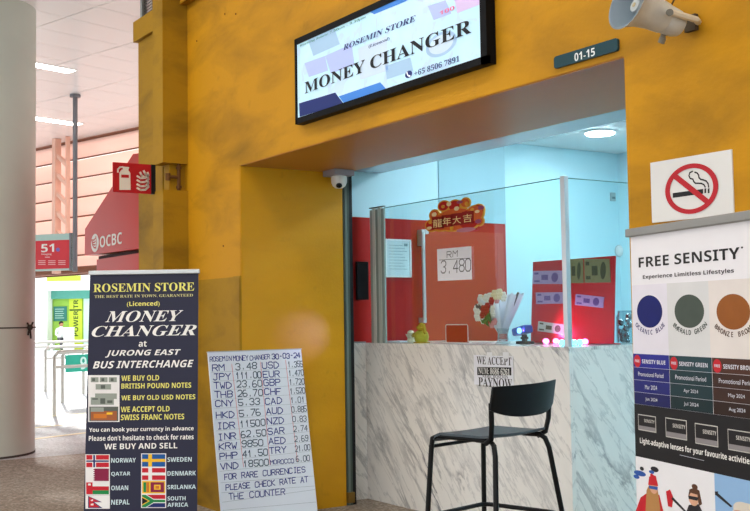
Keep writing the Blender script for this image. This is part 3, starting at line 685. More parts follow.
for k, (a, b_, c_, d_) in enumerate(zip('RM JPY TWD THB CNY HKD IDR INR KRW PHP VND'.split(), '3.48 111.00 23.60 26.70 5.33 5.76 11500 62.50 9850 41.50 18500'.split(), 'USD EUR GBP CHF CAD AUD NZD SAR AED TRY MOROCCO'.split(), '1.355 1.470 1.720 1.520 1.01 0.885 0.83 2.74 2.69 21.00 6.00'.split())):
    y0, y1 = yl[k], yr[k]; x0 = bx(y0, 0); f_ = lambda u: y0 + (y1 - y0) * u
    put(wr, a, x0 + 3, f_(.03), x0 + 3 + min(19, 6.7 * len(a)), f_(.2), 6.2)
    put(wr2, b_, x0 + 26, f_(.27), x0 + 26 + min(26, 5.6 * len(b_)), f_(.5), 6.4)
    put(wr, c_, x0 + 53, f_(.58), x0 + 53 + (24 if len(c_) > 3 else 17.5), f_(.75), 6.2 if len(c_) == 3 else 4.2, .0062 if len(c_) == 3 else .0045)
    put(wr2, d_, x0 + 78.5, f_(.86), x0 + 78.5 + min(15.5, 3.6 * len(d_)), f_(1), 5.6, .005)
put(wr, 'FOR RARE CURRENCIES', 224.5, 479.8, 306, 472, 5.6, .0055); put(wr, 'PLEASE CHECK RATE AT', 226, 490.4, 309, 481.8, 5.6, .0055); put(wr, 'THE COUNTER', 229, 499.8, 286, 494.4, 6, .0055)


# right poster stand
pA_ = depth(628.3, 229.3, 3.86); pang = -15.5
PS = thing('poster_stand', 'tall white and black roll-up poster with three lens discs beside the no smoking sign', 'banner', (pA_.x, pA_.y, 0), pang)
zt = L2(PS, 632, 236.2)[1]; x0 = L2(PS, 630.6, 240)[0]; xw = x0 + .85
ptop = pA_.z
xe = lambda z: x0 - .016 * (zt - z) / (zt - .09)
MB().prism([(xe(.09), .09), (xw, .09), (xw, zt), (x0, zt)], 0, .004).build('poster_sheet', M('white_poster_sheet', 'e9e9ee', .4, var=.015), PS)
MB().box(x0 - .016, xw + .016, -.014, .016, zt - .003, ptop).build('top_rail', M('grey_rail', '8f8f8c', .4, .4), PS, bevel=.004)
MB().box(x0 - .02, xw + .02, -.07, .07, .02, .09).build('base_cassette', M('grey_rail'), PS, bevel=.01)
for fx_ in (x0 + .08, xw - .12): MB().box(fx_, fx_ + .04, -.14, .16, 0, .02).build('foot', M('grey_rail'), PS)
MB().tube([(x0 + .42, .02, .09), (x0 + .42, .02, zt)], .01, 8).build('support_pole', M('grey_rail'), PS)
def r1(x, y): return (620 + x / 3.408, 200 + y / 3.408)
def r2(x, y): return (620 + x / 2.985, 340 + y / 2.985)
def X(px, py): return L2(PS, px, py)
bands = MB(); zb_ = X(633.7, 353.4)[1]; zm = X(640, 285)[1]
xs = [x0, X(*r1(164, 430))[0], X(*r1(306, 430))[0], xw]
for k in range(3): bands.add([(xs[k], -.0006, zb_), (xs[k + 1], -.0006, zb_), (xs[k + 1], -.0006, zm), (xs[k], -.0006, zm)], [(0, 1, 2, 3)], k)
bands.build('tint_band', [M('tint_violet', 'e0dee9', .4), M('tint_grey', 'd6d8d9', .4), M('tint_beige', 'e0dad6', .4)], PS)
text(PS, 'FREE SENSITY', r1(65, 231), r1(408, 160), sk, -.0012, 'sb'); text(PS, 'Experience Limitless Lifestyles', r1(79, 273), r1(389, 232), M('print_charcoal', '3a3a40', .5), -.0012, 'sb')
dt = MB(); pxell(dt, PS, *r1(417, 162), 1, 1, -.0012); dt.build('trademark_dot', sk, PS)
for cx, cy, rx, ry, cmat, s_, im in ((101, 380, 44, 55.5, M('lens_blue', '0f1a66', .5, var=.15, scale=20), 'OCEANIC BLUE', M('print_indigo', '2a2a6a', .5)), (236, 379, 51.5, 57, M('lens_green', '47524b', .5, var=.12, scale=20), 'EMERALD GREEN', M('print_dark_green', '2d3a33', .5)), (386, 381, 59, 61, M('lens_brown', '92551f', .5, var=.15, scale=20), 'BRONZE BROWN', M('print_brown', '4d2f18', .5))):
    mb = MB(); c, ex, ez = pxell(mb, PS, *r1(cx, cy), rx / 3.408, ry / 3.408, -.001, n=40); mb.build('lens_disc', cmat, PS)
    arc_text(PS, s_, c, (ex * 1.46, ez * 1.42), -50, 50, .0165, im, -.0012)
zk = X(*r2(43, 190))[1]; zp = X(*r2(42, 345))[1]
hdr = [('173', 0)]
cols = [(M('panel_blue', '23278c', .4), M('panel_blue_mid', '1d2170', .4), M('panel_blue_dark', '171b58', .4)), (M('panel_green', '1f3f47', .4), M('panel_green_mid', '19343a', .4), M('panel_green_dark', '132a2e', .4)), (M('panel_brown', '4a2a1c', .4), M('panel_brown_mid', '3a2218', .4), M('panel_brown_dark', '2c1a12', .4))]
cx_ = [xe((zb_ + zk) / 2), X(*r2(149, 120))[0], X(*r2(277, 140))[0], xw - .002]
zr = [zb_ + (zk - zb_) * u for u in (0, .27, .52, .76, 1)]
bkp = M('poster_black', '1b1a1c', .4, var=.02)
MB().prism([(xe(zp), zp), (xw, zp), (xw, zk), (xe(zk), zk)], -.0006, 0).build('black_band', bkp, PS)
txtw = M('print_soft_white', 'd9dbe6', .5)
for k, (nm, mo) in enumerate((('SENSITY BLUE', ('Mar 2024', 'Jun 2024')), ('SENSITY GREEN', ('Apr 2024', 'Jul 2024')), ('SENSITY BROWN', ('May 2024', 'Aug 2024')))):
    mb = MB(); a, b2 = cx_[k] + .0015, cx_[k + 1] - .0015
    for r_, mi in ((0, 0), (1, 1), (2, 1), (3, 2)): mb.box(a, b2, -.001, 0, zr[r_ + 1] + .0006, zr[r_] - .0006, mi)
    mb.build('promotion_panel', list(cols[k]), PS)
    wdt = xs[1] - xs[0] if k == 0 else cx_[2] - cx_[1]
    mb = MB(); rc = .022; cxx, czz = a + .027, (zr[0] + zr[1]) / 2 - .002
    mb.add([(cxx + rc * math.cos(6.28318 * q / 28), -.0014, czz + rc * math.sin(6.28318 * q / 28)) for q in range(28)], [tuple(range(28))]); mb.build('red_roundel', M('roundel_red', 'c01d2a', .4), PS)
    def line(s_, a_, b_, c_, d_): mb = MB(); put_text(mb, s_, a_, b_, c_, d_, -.0018); mb.build('lettering', txtw, PS)
    line(alpha('FREE', 'sb'), cxx - .014, czz - .004, cxx + .014, czz + .005); line(alpha(nm, 'sb'), a + .058, czz - .007, a + .058 + wdt * .66, czz + .007)
    cm = a + wdt * .5
    for s_, r_, hw in (('Promotional Period', 1, .36), (mo[0], 2, .17), (mo[1], 3, .17)):
        zc_ = (zr[r_] + zr[r_ + 1]) / 2; line(s_, cm - wdt * hw, zc_ - .008, cm + wdt * hw, zc_ + .007)
for q in ((55, 222, 108, 275), (137, 233, 200, 297), (225, 250, 293, 317), (323, 268, 395, 336)):
    a = X(*r2(q[0], (q[1] + q[3]) / 2 - 6)); b2 = X(*r2(q[2], (q[1] + q[3]) / 2 + 6)); hz = (X(*r2(q[0], q[1]))[1] - X(*r2(q[0], q[3] - 6))[1]) / 2; zc_ = (a[1] + b2[1]) / 2
    mb = MB(); e = .003
    mb.box(a[0], b2[0], -.001, 0, zc_ - hz, zc_ + hz, 0).box(a[0] + e, b2[0] - e, -.0014, 0, zc_ - hz + e, zc_ + hz - e, 1).box(a[0] + e, b2[0] - e, -.0016, 0, zc_ - hz + e, zc_ - hz * .42, 2)
    put_text(mb, alpha('SENSITY', 'sb'), a[0] + (b2[0] - a[0]) * .36, zc_ + hz * .1, b2[0] - .006, zc_ + hz * .5, -.002)
    mb.build('product_badge', [M('badge_border', 'c9c6c0', .5), bkp, M('badge_grey', '8a8688', .5)], PS)
text(PS, 'Light-adaptive lenses for your favourite activities', r2(61, 312), r2(395, 353), pw, -.0016, 'sb')
ul = MB(); pxtube(ul, PS, [r2(180, 343), r2(252, 360)], .4, -.0016); ul.build('underline', txtw, PS)
# printed photographs at the bottom
xm = X(*r2(283, 440))[0]; zq = .1
ph_ = MB(); ph_.prism([(xe(zq), zq), (xm, zq), (xm, zp), (xe(zp), zp)], -.0006, 0).build('snow_photo', M('photo_white', 'e9eaee', .4, var=.03), PS)
MB().box(xm, xw, -.0006, 0, zq, zp).build('sky_photo', M('photo_sky', '8fb7e0', .4, var=.06, scale=3), PS)
pm_ = [M('photo_red', 'c3202c', .5, var=.15, scale=40), M('photo_skin', 'd9a88a', .5), M('photo_hair', 'b5854f', .5), M('photo_dark', '26242a', .5), M('photo_blue', '2c58a8', .5), M('photo_brownhair', '5a3a28', .5), M('photo_pale', 'd9d2c4', .5)]
g = MB()
def pe(x, y, rx, ry, mi, l): pxell(g, PS, *r2(x, y), rx / 2.985, ry / 2.985, -.0008 - l * .0002, mi, 20)
def pp(pts, mi, l): pxpoly(g, PS, [r2(*p) for p in pts], -.0008 - l * .0002, mi)
pp([(44, 520), (62, 470), (82, 456), (118, 462), (132, 520)], 0, 0); pp([(80, 448), (88, 432), (112, 436), (124, 530), (76, 530)], 2, 1)
pe(101, 440, 12, 19, 1, 2); pp([(85, 432), (88, 408), (98, 402), (108, 406), (115, 436)], 0, 3); pe(96, 404, 5, 5, 0, 4); pp([(87, 434), (114, 439), (113, 448), (88, 443)], 4, 4)
g.build('woman_in_beanie_picture', pm_, PS); g = MB()
pe(60, 398, 18, 8, 4, 1); pe(50, 408, 9, 6, 4, 2); pe(104, 386, 12, 8, 3, 1); pe(95, 394, 8, 5, 4, 2); pe(66, 384, 6, 6, 3, 1)
g.build('goggles_picture', pm_, PS); g = MB()
pp([(138, 452), (150, 446), (160, 470), (156, 500), (144, 496)], 0, 1); pp([(158, 468), (200, 512), (196, 516), (154, 474)], 3, 2)
g.build('ski_pole_picture', pm_, PS); g = MB()
pp([(196, 520), (206, 492), (236, 490), (250, 520)], 3, 0); pe(220, 473, 15, 22, 1, 1); pp([(204, 470), (208, 446), (224, 440), (238, 450), (246, 490), (236, 496), (232, 462), (212, 456)], 5, 2); pe(224, 438, 9, 8, 5, 3); pp([(205, 464), (236, 470), (232, 480), (206, 474)], 3, 3)
g.build('woman_in_sunglasses_picture', pm_, PS); g = MB()
pp([(284, 452), (292, 456), (336, 496), (332, 500), (288, 464)], 3, 1); pp([(284, 452), (294, 452), (292, 464), (285, 463)], 3, 2)
g.build('golf_club_picture', pm_, PS); g = MB()
pe(368, 506, 30, 22, 6, 1); pp([(336, 512), (345, 494), (366, 484), (390, 490), (396, 520)], 6, 2); pe(356, 520, 18, 12, 1, 3)
g.build('golfer_picture', pm_, PS)

# ================================================================ BAR STOOL
ST = thing('bar_stool', 'black bar stool with low curved backrest in front of the marble counter', 'stool', (-4.01, .155, 0), 12)
bm2 = M('black_stool_shell', '0c0d10', .4, var=.1); seatm = M('dark_grey_seat', '4a535a', .45, var=.12, scale=20); tubm = M('black_tube', '0a0b0d', .4)
v = []; f = []; nx, ny = 14, 10; H_ = .745
for top in (1, 0):
    for i in range(nx + 1):
        for j in range(ny + 1):
            u = i / nx; x = -.16 + .375 * u; y = -.205 + .41 * j / ny
            z = H_ - .035 * max(0, (.14 - u) / .14) ** 1.6 + .012 * max(0, (u - .8) / .2) ** 2 - .008 * math.cos((j / ny - .5) * math.pi) * (.4 + .6 * u)
            v.append((x, y, z - (0 if top else .012)))
K = (nx + 1) * (ny + 1); idx = lambda i, j, t: t * K + i * (ny + 1) + j
for i in range(nx):
    for j in range(ny):
        f.append((idx(i, j, 0), idx(i + 1, j, 0), idx(i + 1, j + 1, 0), idx(i, j + 1, 0))); f.append((idx(i, j, 1), idx(i, j + 1, 1), idx(i + 1, j + 1, 1), idx(i + 1, j, 1)))
for i in range(nx): f += [(idx(i, 0, 0), idx(i, 0, 1), idx(i + 1, 0, 1), idx(i + 1, 0, 0)), (idx(i, ny, 0), idx(i + 1, ny, 0), idx(i + 1, ny, 1), idx(i, ny, 1))]
for j in range(ny): f += [(idx(0, j, 0), idx(0, j + 1, 0), idx(0, j + 1, 1), idx(0, j, 1)), (idx(nx, j, 0), idx(nx, j, 1), idx(nx, j + 1, 1), idx(nx, j + 1, 0))]
MB().add(v, f).build('seat', seatm, ST, True)
v = []; f = []; n1 = 18; n2 = 8
for side_ in (0, 1):
    for i in range(n1 + 1):
        u = i / n1 * 2 - 1
        for j in range(n2 + 1):
            w_ = j / n2; lo = .83 + .04 * abs(u) ** 3; z = lo + (.98 + .004 * u - lo) * w_
            x = .225 + .05 * (1 - u * u) + .02 * w_ + .011 * side_
            v.append((x, .245 * u, z))
K = (n1 + 1) * (n2 + 1); idx = lambda i, j, t: t * K + i * (n2 + 1) + j
for i in range(n1):
    for j in range(n2):
        f.append((idx(i, j, 0), idx(i, j + 1, 0), idx(i + 1, j + 1, 0), idx(i + 1, j, 0))); f.append((idx(i, j, 1), idx(i + 1, j, 1), idx(i + 1, j + 1, 1), idx(i, j + 1, 1)))
for i in range(n1): f += [(idx(i, 0, 0), idx(i + 1, 0, 0), idx(i + 1, 0, 1), idx(i, 0, 1)), (idx(i, n2, 0), idx(i, n2, 1), idx(i + 1, n2, 1), idx(i + 1, n2, 0))]
for j in range(n2): f += [(idx(0, j, 0), idx(0, j, 1), idx(0, j + 1, 1), idx(0, j + 1, 0)), (idx(n1, j, 0), idx(n1, j + 1, 0), idx(n1, j + 1, 1), idx(n1, j, 1))]
MB().add(v, f).build('backrest', bm2, ST, True)
for s_ in (-1, 1):
    rod('leg', tubm, [(-.20, s_ * .235, 0), (-.165, s_ * .2, .66), (-.158, s_ * .197, .715), (-.13, s_ * .19, .727), (0, s_ * .18, .724), (.17, s_ * .185, .724)], .0125, ST)
    rod('leg', tubm, [(.30, s_ * .31, 0), (.23, s_ * .21, .66), (.215, s_ * .2, .705), (.19, s_ * .19, .722), (.1, s_ * .18, .722)], .0125, ST)
    rod('back_post', tubm, [(.17, s_ * .2, .712), (.21, s_ * .212, .735), (.222, s_ * .222, .8), (.226, s_ * .228, .9)], .0125, ST)
rod('front_rail', tubm, [(-.168, -.205, .675), (-.168, .205, .675)], .009, ST)
zf = .345; pts = []
for cx, cy, a0 in ((.212, .195, 0), (-.135, .175, 90), (-.135, -.175, 180), (.212, -.195, 270)):
    for k in range(6): a = R(a0 + 90 * k / 5); pts.append((cx + .045 * math.cos(a), cy + .045 * math.sin(a), zf))
MB().tube(pts, .011, 8, True).build('foot_ring', tubm, ST, True)

# ================================================================ THINGS ON AND BEHIND THE GLASS
# payment notice taped to the counter
PN = thing('payment_notice', 'white printed payment notice taped to the marble counter front', 'notice', (0, CY - .0045, 0))
def pn(x, y): return (410 + x / 2.989, 340 + y / 2.989)
sheet = MB(); a = L2(PN, *pn(190, 45)); b2 = L2(PN, *pn(310, 141))
sheet.box(a[0], b2[0], 0, .0015, b2[1], a[1]).build('sheet', M('paper_white', 'eceff6', .6, var=.03), PN)
for q in ((230, 36, 246, 52), (278, 36, 296, 56)):
    p1 = L2(PN, *pn(q[0], q[1])); p2 = L2(PN, *pn(q[2], q[3])); MB().box(p1[0], p2[0], -.0018, -.0004, p2[1], p1[1]).build('tape', M('clear_tape', 'eef1f4', .2), PN)
bb = MB(); pxpoly(bb, PN, [pn(201, 81), pn(303, 82), pn(303, 106), pn(201, 105)], -.0004); bb.build('black_bar', sk, PN)
text(PN, 'WE ACCEPT', pn(200, 72), pn(303, 52), sk, -.0006, 'b'); text(PN, 'NUM: 8686 6261', pn(205, 101), pn(298, 86), pw, -.001, 'b')
text(PN, 'NAME: ROSEMIN', pn(216, 112), pn(294, 107), M('print_grey', '555558', .6), -.0006, 'b'); text(PN, 'PAYNOW', pn(205, 138), pn(305, 117), sk, -.0006, 'b')

# new year ornament on the glass
YG = 1.085
NY = thing('new_year_ornament', 'red and gold cloud-shaped new year ornament stuck on the glass screen', 'ornament', (0, YG - .014, 0))
def ny_(x, y): return (410 + x / 5.11, 190 + y / 5.11)
GLD = M('gold_foil', 'd8a03a', .35, .3, var=.2, scale=30); RFO = M('red_foil', 'b5201c', .4, var=.2, scale=40); ORG = M('orange_foil', 'd0602a', .4, var=.25, scale=40)
lob = [(100, 180, 26, 30), (122, 128, 28, 30), (345, 105, 34, 36), (350, 160, 26, 26), (170, 82, 32, 30), (280, 65, 27, 28), (225, 80, 34, 32), (225, 150, 105, 62), (300, 150, 60, 56), (160, 165, 60, 48), (110, 200, 25, 14), (330, 120, 48, 45)]
mb = MB()
def ell(mb_, t, x, y, rx, ry, y0, y1, mi=0, n=20):
    c = L2(t, *ny_(x, y)); a = L2(t, *ny_(x + rx, y)); b_ = L2(t, *ny_(x, y - ry)); ex, ez = a[0] - c[0], b_[1] - c[1]
    mb_.prism([(c[0] + ex * math.cos(6.28318 * k / n), c[1] + ez * math.sin(6.28318 * k / n)) for k in range(n)], y0, y1, mi)
for k, q in enumerate(lob): ell(mb, NY, *q, .004 - k * .0002, .012, 0)
for k, q in enumerate(lob): ell(mb, NY, q[0], q[1], q[2] - 7, q[3] - 7, .0008 - k * .0002, .006, 1 + k % 2)
mb.build('cloud_plaque', [GLD, RFO, ORG], NY)
mb = MB()
for k, (x, y) in enumerate(((170, 85), (200, 72), (255, 62), (290, 70), (345, 110), (350, 160), (105, 165), (125, 125), (160, 185), (215, 195), (100, 195), (365, 90), (320, 100), (240, 95))): ell(mb, NY, x, y, 9 + k % 3 * 3, 8 + k % 2 * 3, -.004 - .0001 * k, 0, k % 3, 10)
mb.build('gold_blossom', [GLD, M('cream_foil', 'e6d3a0', .4), M('violet_foil', '9a4a70', .4)], NY)
mb = MB()
for q in ((115, 140, 60, 62), (165, 130, 56, 62), (215, 122, 55, 62), (270, 112, 56, 64)):
    p = [L2(NY, *ny_(*k)) for k in ((q[0], q[1]), (q[0] + q[2], q[1] - 6), (q[0] + q[2], q[1] + q[3] - 6), (q[0], q[1] + q[3]))]; mb.prism(p[::-1], -.0065, -.002)
mb.build('red_tablet', M('deep_red_foil', '8f1616', .4), NY)
for ch, q in zip('\u9f8d\u5e74\u5927\u5409', ((122, 194, 168, 146), (172, 184, 214, 137), (222, 176, 264, 130), (276, 168, 320, 120))):
    text(NY, ch, ny_(q[0], q[1]), ny_(q[2], q[3]), M('pale_gold', 'ecd79a', .4), -.0075)
mb = MB(); ell(mb, NY, 285, 203, 48, 11, -.002, .004); mb.build('lower_ribbon', M('pink_foil', 'b9798c', .4), NY)

# rate paper on the glass
RP = thing('rate_paper', 'white paper handwritten with a ringgit rate taped to the glass', 'paper', (0, YG - .003, 0))
mb = MB(); p = [L2(RP, *ny_(*k)) for k in ((138, 303), (312, 287), (316, 457), (142, 465))]; mb.prism(p[::-1], 0, .0015); mb.build('sheet', M('paper_white'), RP)
mb = MB(); hand(mb, RP, 'RM', ny_(190, 345), ny_(248, 341), 6, .005, -.0006); mb.build('handwriting', M('pencil_grey', '63666c', .6), RP)
mb = MB(); hand(mb, RP, '3.480', ny_(158, 428), ny_(318, 408), 12, .007, -.0006)
mb.build('handwriting', M('pencil_grey', '63666c', .6), RP)
mb = MB(); pxtube(mb, RP, [ny_(150, 358), ny_(305, 348)], .5, -.0006); mb.build('underline', M('pencil_grey'), RP)

# framed certificate and monitor on the red partition
c1, c2 = side(384, 238.5, XW), side(410.5, 277.5, XW)
CF = thing('framed_certificate', 'white framed certificate hanging on the red partition wall', 'picture frame', (XW + .018, c1.y, c2.z), 90)
cw, chh = c2.y - c1.y, side(384, 239, XW).z - c2.z
MB().box(0, cw, 0, .018, 0, .012).box(0, cw, 0, .018, chh - .012, chh).box(0, .012, 0, .018, 0, chh).box(cw - .012, cw, 0, .018, 0, chh).build('frame', M('white_frame', 'eef4f5', .4), CF)
MB().box(.012, cw - .012, .008, .018, .012, chh - .012).build('certificate', M('pale_blue_paper', 'cfe2e8', .5), CF)
mb = MB()
for k in range(9): mb.box(.035, cw - .035 - (k % 3) * .02, .0068, .008, .06 + k * .022, .063 + k * .022)
mb.box(cw - .06, cw - .03, .0068, .008, chh - .05, chh - .03); mb.build('print_line', M('print_faint', '7d97a2', .6), CF)
m1 = side(356, 300, XW)
MT = thing('wall_monitor', 'black flat monitor on an arm on the red partition beside the shutter track', 'monitor', (XW, 1.0, 1.56))
sb2 = MB().box(.04, .062, -.03, .07, -.135, .14).build('screen_body', BLK, MT, bevel=.004)
MB().box(0, .04, .0, .04, -.02, .02).build('wall_arm', BLK, MT); MB().box(.0621, .064, -.022, .062, -.12, .125).build('screen', M('dark_screen', '20242a', .15), MT)

# things standing on the counter
def ctop(px, py=343.5): p = flr(px, py, CZ); return Vector((p.x, max(p.y, CY + .09), CZ))
GD = M('gold_lacquer', 'c9a632', .25, .6, var=.2, scale=30); GGR = M('green_gold_lacquer', 'b5ad3a', .3, .4, var=.25, scale=30)
def at_counter(px, y):
    d = ray(px, 340); t = (y - CAM.y) / d.y; p = CAM + d * t; return Vector((p.x, y, CZ))
p = at_counter(421.5, 1.22)
fg = thing('lucky_figurine', 'small gold green laughing figurine standing on the counter', 'figurine', p); fg.scale = (1.15,) * 3
MB().lathe([(.03, 0), (.042, .015), (.046, .04), (.04, .062), (.03, .072)], 18).build('body', GGR, fg, True)
MB().ball((0, 0, .09), .027).ball((.02, -.012, .093), .01).ball((-.02, -.012, .093), .01).ball((0, -.024, .088), .008).build('head', GD, fg, True)
MB().tube([(.036, 0, .06), (.052, -.015, .085), (.044, -.02, .115)], .011, 8).tube([(-.036, 0, .06), (-.05, -.02, .05), (-.03, -.042, .045)], .011, 8).build('arm', GD, fg, True)
MB().ball((0, 0, .112), .013, sc=(1, 1, .9)).lathe([(.05, -.0), (.05, .006)], 18).build('hat_and_base', GD, fg, True)
p = at_counter(411, 1.25)
f2 = thing('silver_figurine', 'small pale silver ingot figurine beside the gold figurine', 'figurine', p)
MB().lathe([(.02, 0), (.03, .008), (.024, .03), (.034, .05), (.04, .06)], 16).build('ingot_base', M('pale_gold_metal', 'd0c8b0', .3, .4), f2, True)
MB().ball((0, 0, .068), .026, sc=(1, 1, .8)).build('ingot', M('pale_gold_metal'), f2, True)
p = at_counter(398, 1.2)
pp_ = thing('leaflet_stack', 'low stack of white leaflets lying on the counter', 'papers', p)
for k in range(3): MB().box(-.09 + k * .008, .09 - k * .004, -.05 + k * .004, .06, .002 + k * .004, .005 + k * .004).build('sheet', M('paper_white'), pp_)
p = at_counter(457, 1.3)
ah = thing('acrylic_holder', 'red backed acrylic holder with pale edges standing on the counter', 'holder', p)
MB().prism(rrect(-.12, .12, 0, .125, .012), 0, .006).build('red_insert', M('holder_red', 'b3241f', .35), ah)
rim = [(x, -.001, z) for x, z in rrect(-.12, .12, 0.004, .125, .012)]
MB().tube(rim, .003, 6, True).build('clear_rim', M('pale_rim', 'e8d9d9', .3), ah); MB().box(-.12, .12, -.03, .03, 0, .004).build('foot', M('pale_rim'), ah)

# bouquet in a vase
p = at_counter(503, 1.36)
vz = thing('glass_vase', 'clear glass vase holding the wrapped bouquet on the counter', 'vase', p)
VG = glass('vase_glass', 'EDF4F6', .07)
MB().lathe([(.03, 0), (.045, .004), (.036, .03), (.033, .06), (.042, .10), (.040, .10), (.031, .06), (.033, .03), (.001, .012)], 24, cap=False).build('bowl', VG, vz, True)
MB().lathe([(.05, 0), (.05, .006), (.03, .012)], 24).build('base', M('pale_glass_base', 'cfdbe0', .15), vz, True)
bq = thing('flower_bouquet', 'wrapped bouquet of white and red flowers standing in the glass vase', 'bouquet', (p.x, p.y, CZ + .04))
bq.scale = (1.22, 1.0, 1.22)
WR = M('pale_wrapping_paper', 'cfd3e2', .5, var=.08, scale=20)
def cone(c0, c1, r0_, r1_, a0, a1, n=14):
    mb = MB(); ring = []
    for k in range(n + 1):
        a = R(a0 + (a1 - a0) * k / n); ring.append((math.cos(a), math.sin(a), 1 + .08 * (k % 2)))
    v = [(c0[0] + r0_ * x, c0[1] + r0_ * y, c0[2]) for x, y, s in ring] + [(c1[0] + r1_ * x * s, c1[1] + r1_ * y * s, c1[2] + .03 * (s - 1) * 8) for x, y, s in ring]
    mb.add(v, [(k, k + 1, n + 2 + k, n + 1 + k) for k in range(n)]); return mb
w1 = cone((0, 0, .02), (.05, .02, .215), .02, .075, -60, 200).build('wrapping', WR, bq, True); sol = w1.modifiers.new('thickness', 'SOLIDIFY'); sol.thickness = .003
w1 = cone((-.01, 0, .02), (-.085, .02, .185), .02, .095, 30, 330).build('wrapping', M('white_wrapping', 'dfe0e6', .5, var=.05), bq, True); sol = w1.modifiers.new('thickness', 'SOLIDIFY'); sol.thickness = .003
w1 = cone((-.03, -.01, .06), (-.12, -.03, .16), .02, .05, 120, 290).build('dark_wrapping', M('dark_plaid_wrap', '44424a', .5, var=.3, scale=60), bq, True); sol = w1.modifiers.new('thickness', 'SOLIDIFY'); sol.thickness = .003
flm = [M('flower_white', 'eee6dc', .6), M('flower_red', 'b0282c', .6, var=.2), M('flower_cream', 'eed9ae', .6), M('flower_pink', 'd98f92', .6)]
def flower(c, r, mt):
    mb = MB().ball(c, r * .55)
    for k in range(6):
        a = 6.28318 * k / 6; mb.ball((c[0] + r * .6 * math.cos(a), c[1] - r * .25, c[2] + r * .6 * math.sin(a)), r * .42, 8, (1, .6, 1))
    mb.build('flower', mt, bq, True)
for x, z, r_, k in ((-.13, .15, .035, 0), (-.10, .185, .034, 0), (-.065, .205, .032, 0), (-.145, .115, .03, 0), (-.085, .15, .026, 1), (-.055, .165, .024, 1), (-.06, .135, .022, 1), (-.03, .19, .024, 3), (.0, .225, .03, 2), (.04, .228, .032, 2), (.07, .215, .028, 0), (-.02, .155, .02, 0), (-.03, .07, .022, 3), (-.005, .085, .02, 3), (-.1, .12, .02, 1), (-.155, .15, .026, 0), (-.12, .21, .024, 0), (-.115, .155, .022, 3), (-.04, .215, .026, 0), (-.02, .195, .022, 1), (-.09, .205, .024, 2), (-.105, .09, .02, 0), (-.02, .125, .022, 0), (.015, .2, .022, 3)):
    flower((x, -.055 - .01 * (k == 1), z), r_, flm[k])
GRL = M('leaf_green', '4f7a3a', .5, var=.2)
for x, z, a, l in ((-.06, .1, 40, .07), (-.045, .11, 70, .08), (-.075, .09, 20, .06), (-.03, .1, 95, .06), (-.055, .075, 130, .05), (-.09, .085, 150, .05)):
    a = R(a); dx, dz = math.cos(a) * l / 2, math.sin(a) * l / 2; nx_, nz_ = -dz * .4, dx * .4
    MB().add([(x - dx, -.07, z - dz), (x + nx_, -.078, z + nz_), (x + dx, -.072, z + dz), (x - nx_, -.078, z - nz_), (x, -.066, z)], [(0, 3, 2, 1), (0, 1, 4), (1, 2, 4), (2, 3, 4), (3, 0, 4)]).build('leaf', GRL, bq)
rod('stick', M('dark_stick', '4d4a50', .6), [(.06, 0, .12), (.13, .0, .235)], .006, bq)

# blue party light projector
p = at_counter(524.5, 1.38)
pj = thing('party_light', 'blue disco light projector on a small black stand on the counter', 'projector', p)
MB().box(-.05, .06, -.03, .03, 0, .018).build('base', BLK, pj, bevel=.004); MB().box(-.012, .012, -.012, .012, .018, .06).box(-.03, .03, -.006, .006, .03, .045).build('stand', BLK, pj)
hb = MB().box(-.062, .062, -.038, .038, .062, .112).build('housing', M('blue_plastic', '1f4fb0', .35), pj, bevel=.01); hb.rotation_euler = (0, R(-12), 0)
MB().lathe([(.018, -.005), (.018, .006), (.01, .01)], 16, Matrix.Translation((-.0, -.04, .085)) @ Matrix.Rotation(R(90), 4, 'X')).build('lens', M('lit_blue_lens', '7fc4ff', .2, emis=2, var=0), pj)
def small_light(kind, name, parent, loc, col, en_, aim=None, spot=None):
    l = bpy.data.lights.new(name, kind); l.energy = en_; l.color = col; l.shadow_soft_size = .01
    o = bpy.data.objects.new(name, l); COL.objects.link(o); o.parent = parent; o.location = loc
    if aim is not None: o.rotation_euler = (aim - (parent.location + Vector(loc))).to_track_quat('-Z', 'Y').to_euler()
    if spot: l.spot_size = R(spot); l.spot_blend = .9
small_light('SPOT', 'violet_beam', pj, (0, -.06, .085), (.62, .4, 1), 20, side(302, 336, XJ), 17)
small_light('SPOT', 'pink_beam', pj, (.02, -.07, .085), (1, .15, .6), 6, Vector((-4.75, 1.5, 1.2)), 75)
# red display board with banknotes
p0 = at_counter(534, 1.5); p1 = at_counter(616, 1.5)
rb = thing('banknote_display_board', 'red display board with banknotes fixed to it, standing on the counter', 'display board', (p0.x, 1.5, CZ + .004), 0, -4)
q0, q1 = L2(rb, 533, 262), L2(rb, 615, 261.5)
RBM = M('red_acrylic_board', 'c9242c', .22, var=.08, scale=5)
q2 = L2(rb, 617, 300)
MB().box(q0[0], q1[0], 0, .008, 0, q0[1]).build('panel', RBM, rb)
MB().box(q0[0], q1[0], -.03, .06, 0, .006).build('foot', RBM, rb)
def rbp(x, y): return (460 + x / 4.412, 240 + y / 4.412)
nt_v = M('banknote_violet', 'b09ac4', .5, var=.12, scale=40); nt_g = M('banknote_olive', '8f8a62', .5, var=.15, scale=40); nt_w = M('banknote_pale', 'c9cfc6', .5, var=.1, scale=40); nt_d = M('banknote_ink_violet', '6b5590', .5); nt_dg = M('banknote_ink_olive', '55563e', .5)
